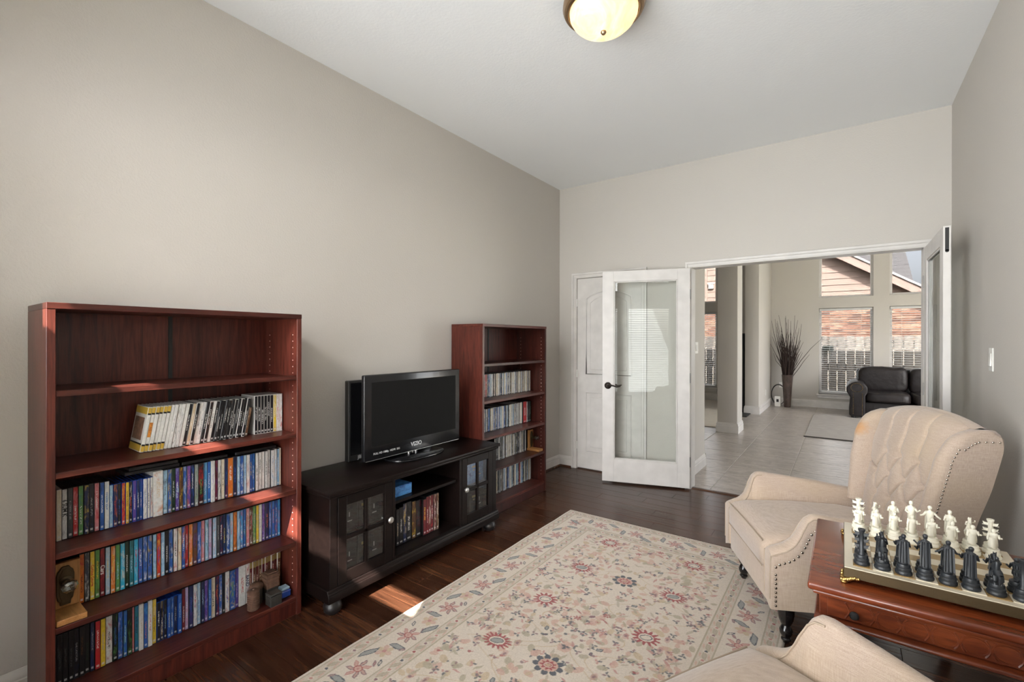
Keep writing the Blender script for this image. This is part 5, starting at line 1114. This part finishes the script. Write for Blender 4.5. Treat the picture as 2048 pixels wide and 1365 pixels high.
# ================================================================== living room things
vs_ = thing('floor_vase', 'tall dark floor vase of bare twigs by the far wall', 'vase', (-.955, 11.13, 0)); MT['vase'] = wood('bronze_vase_glaze', (.022, .014, .012), (.085, .058, .048), .3, 'z', 4, stretch=3)
MB().lathe([(0, 0), (.060, 0), (.066, .02), (.072, .2), (.088, .45), (.105, .66), (.108, .672), (.098, .672), (.085, .55), (0, .5)], 28).build('vase_body', MT['vase'], vs_, world=False)
MT['twig'] = plain('dark_dry_twig', (.030, .016, .012), .8); tr_ = random.Random(12)
for k in range(115):
    a = tr_.uniform(0, 2*PI); rad = tr_.uniform(.1, 1)**.7; ht = tr_.uniform(1.05, 1.55) if k % 5 else tr_.uniform(1.5, 1.95); lean = rad*tr_.uniform(.10, .34); b0 = (.05*rad*math.cos(a), .05*rad*math.sin(a), .52); k1 = tr_.uniform(-.05, .05)
    if k == 3: a, lean, ht = .1, .62, 1.45
    p1 = (b0[0]+lean*.4*math.cos(a)+k1*.4, b0[1]+lean*.25*math.sin(a), .52+(ht-.52)*.5); p2 = (b0[0]+lean*math.cos(a)+k1, b0[1]+lean*.5*math.sin(a), ht)
    wg = lambda q, a_: tuple(v+tr_.uniform(-a_, a_) for v in q)
    pm1 = wg([(u+v)/2 for u, v in zip(b0, p1)], .014); pm2 = wg([(u+v)/2 for u, v in zip(p1, p2)], .03); p1 = wg(p1, .022)
    MB().tube([b0, pm1, p1, pm2, p2], [.0075, .0066, .0054, .004, .0022], 5).build('twig', MT['twig'], vs_, world=False)
def outlet(p, nrm, label):
    n_ = Vector(nrm); r = thing('wall_outlet', label, 'outlet', p, math.atan2(n_.x, -n_.y)); MB().box(-.035, .035, -.006, 0, -.057, .057).build('cover_plate', MT['white2'], r, .002, world=False)
    for z in (-.022, .022): MB().box(-.016, .016, -.008, -.005, z-.014, z+.014).build('socket_face', MT['white2'], r, .002, world=False)
outlet((-1.285, 10.55, .335), (1,0,0), 'white wall outlet on the side of the wall end'); outlet((-1.10, YW, .43), (0,-1,0), 'white wall outlet behind the twig vase')
rt = thing('internet_router', 'small white box standing on the floor beside the twig vase', 'router', (-1.135, 11.18, 0))
MB().box(-.055, .055, -.03, .03, 0, .21).build('case', MT['white2'], rt, .006, 2, world=False); MB().box(-.022, .022, -.032, -.029, .09, .15).build('label_panel', MT['blackmatte'], rt, world=False)
cpts = []
for k in range(60): t = k/59; a = 2*PI*1.6*t; cpts.append((-1.13+.13*math.cos(a+.5), 11.27-.03*math.sin(a*.5), .235+.225*math.sin(a+.5)*(1-.12*t)))
tag(MB().tube(cpts, .006, 6).build('power_cord', MT['blackmatte']), 'looped black cord hanging at the wall by the twig vase', 'cord')
# leather sofa
MT['leather'] = plain('dark_brown_leather', (.0075, .0046, .0046), .5, spec=.35, bumpy=(14, .35, .02))
sf = thing('leather_sofa', 'dark brown leather sofa with rolled arms under the living room windows', 'sofa', (1.1, 10.6, 0))
def sofa_arm(x, s):
    o = [(0, .05), (.04, .03), (.20, .03), (.235, .06), (.235, .40), (.27, .47), (.265, .56), (.21, .635), (.12, .66), (.035, .63), (-.03, .56), (-.045, .48), (-.005, .41), (.02, .36), (.015, .2)]
    return MB().prism([(x+s*a, z) for a, z in o], 10.25, 11.2, 'y')
for (x, s) in ((.075, 1), (2.15, -1)):
    ao = sofa_arm(x, s).build('arm', MT['leather'], sf, .02, 3)
    q = [(x+s*(.11+.085*math.cos(a)), 10.246, .545+.075*math.sin(a)) for a in [PI*1.25-k*PI*1.9/22 for k in range(23)]] + [(x+s*(.06+.0*k), 10.246, .44-.03*k) for k in range(13)]
    nb = MB()
    for p in q: nb.ball(p, .006, 6, 4)
    for k in range(16): nb.ball((x+s*.19, 10.246, .44-.025*k), .006, 6, 4)
    tag(nb.build('nailhead_trim', MT['brass'], ao), 'brass nailheads', None, kind='stuff')
MB().box(.25, 1.97, 10.33, 11.1, .06, .29).build('base', MT['leather'], sf, .02, 2); MB().box(.2, 2.05, 11.02, 11.3, .05, .85).build('back_frame', MT['leather'], sf, .05, 3)
def puff(x0, x1, y0, y1, z0, z1, bul, seed):
    r = random.Random(seed); ph = [r.uniform(0, 6) for _ in range(6)]; m_ = MB(); n1, n2 = 28, 20; vs = []
    for i in range(n1):
        for j in range(n2):
            a = 2*PI*i/n1; bt = -PI/2+PI*j/(n2-1); e = .32
            def sp_(c, p): return math.copysign(abs(c)**p, c)
            X = sp_(math.cos(bt), e)*sp_(math.cos(a), e); Y = sp_(math.cos(bt), e)*sp_(math.sin(a), e); Z = sp_(math.sin(bt), .45)
            wr = .010*math.sin(9*X+ph[0]+4*Z)+.008*math.sin(13*Z+7*X+ph[1])
            vs.append(((x0+x1)/2+(x1-x0)/2*X, (y0+y1)/2+(y1-y0)/2*Y*(1+wr*2)+wr*.6, (z0+z1)/2+(z1-z0)/2*Z+wr*.8))
    fs = [(i*n2+j, ((i+1) % n1)*n2+j, ((i+1) % n1)*n2+j+1, i*n2+j+1) for i in range(n1) for j in range(n2-1)]
    return m_.add(vs, fs)
for k, (a, b2) in enumerate(((.30, .935), (.945, 1.58), (1.59, 1.95))): 
    puff(a, b2, 10.22, 11.0, .285, .475, .02, k).build('seat_cushion', MT['leather'], sf, angle=80); puff(a-.09*(k == 0), b2, 10.80, 11.12, .44, .90-.015*(k > 0), .02, k+9).build('back_cushion', MT['leather'], sf, angle=80)
for xx in (.14, 2.08):
    for yy in (10.32, 11.15): MB().lathe([(0, 0), (.03, 0), (.036, .03), (.03, .05), (0, .05)], 12, (xx, yy, 0)).build('bun_foot', MT['blackmatte'], sf)
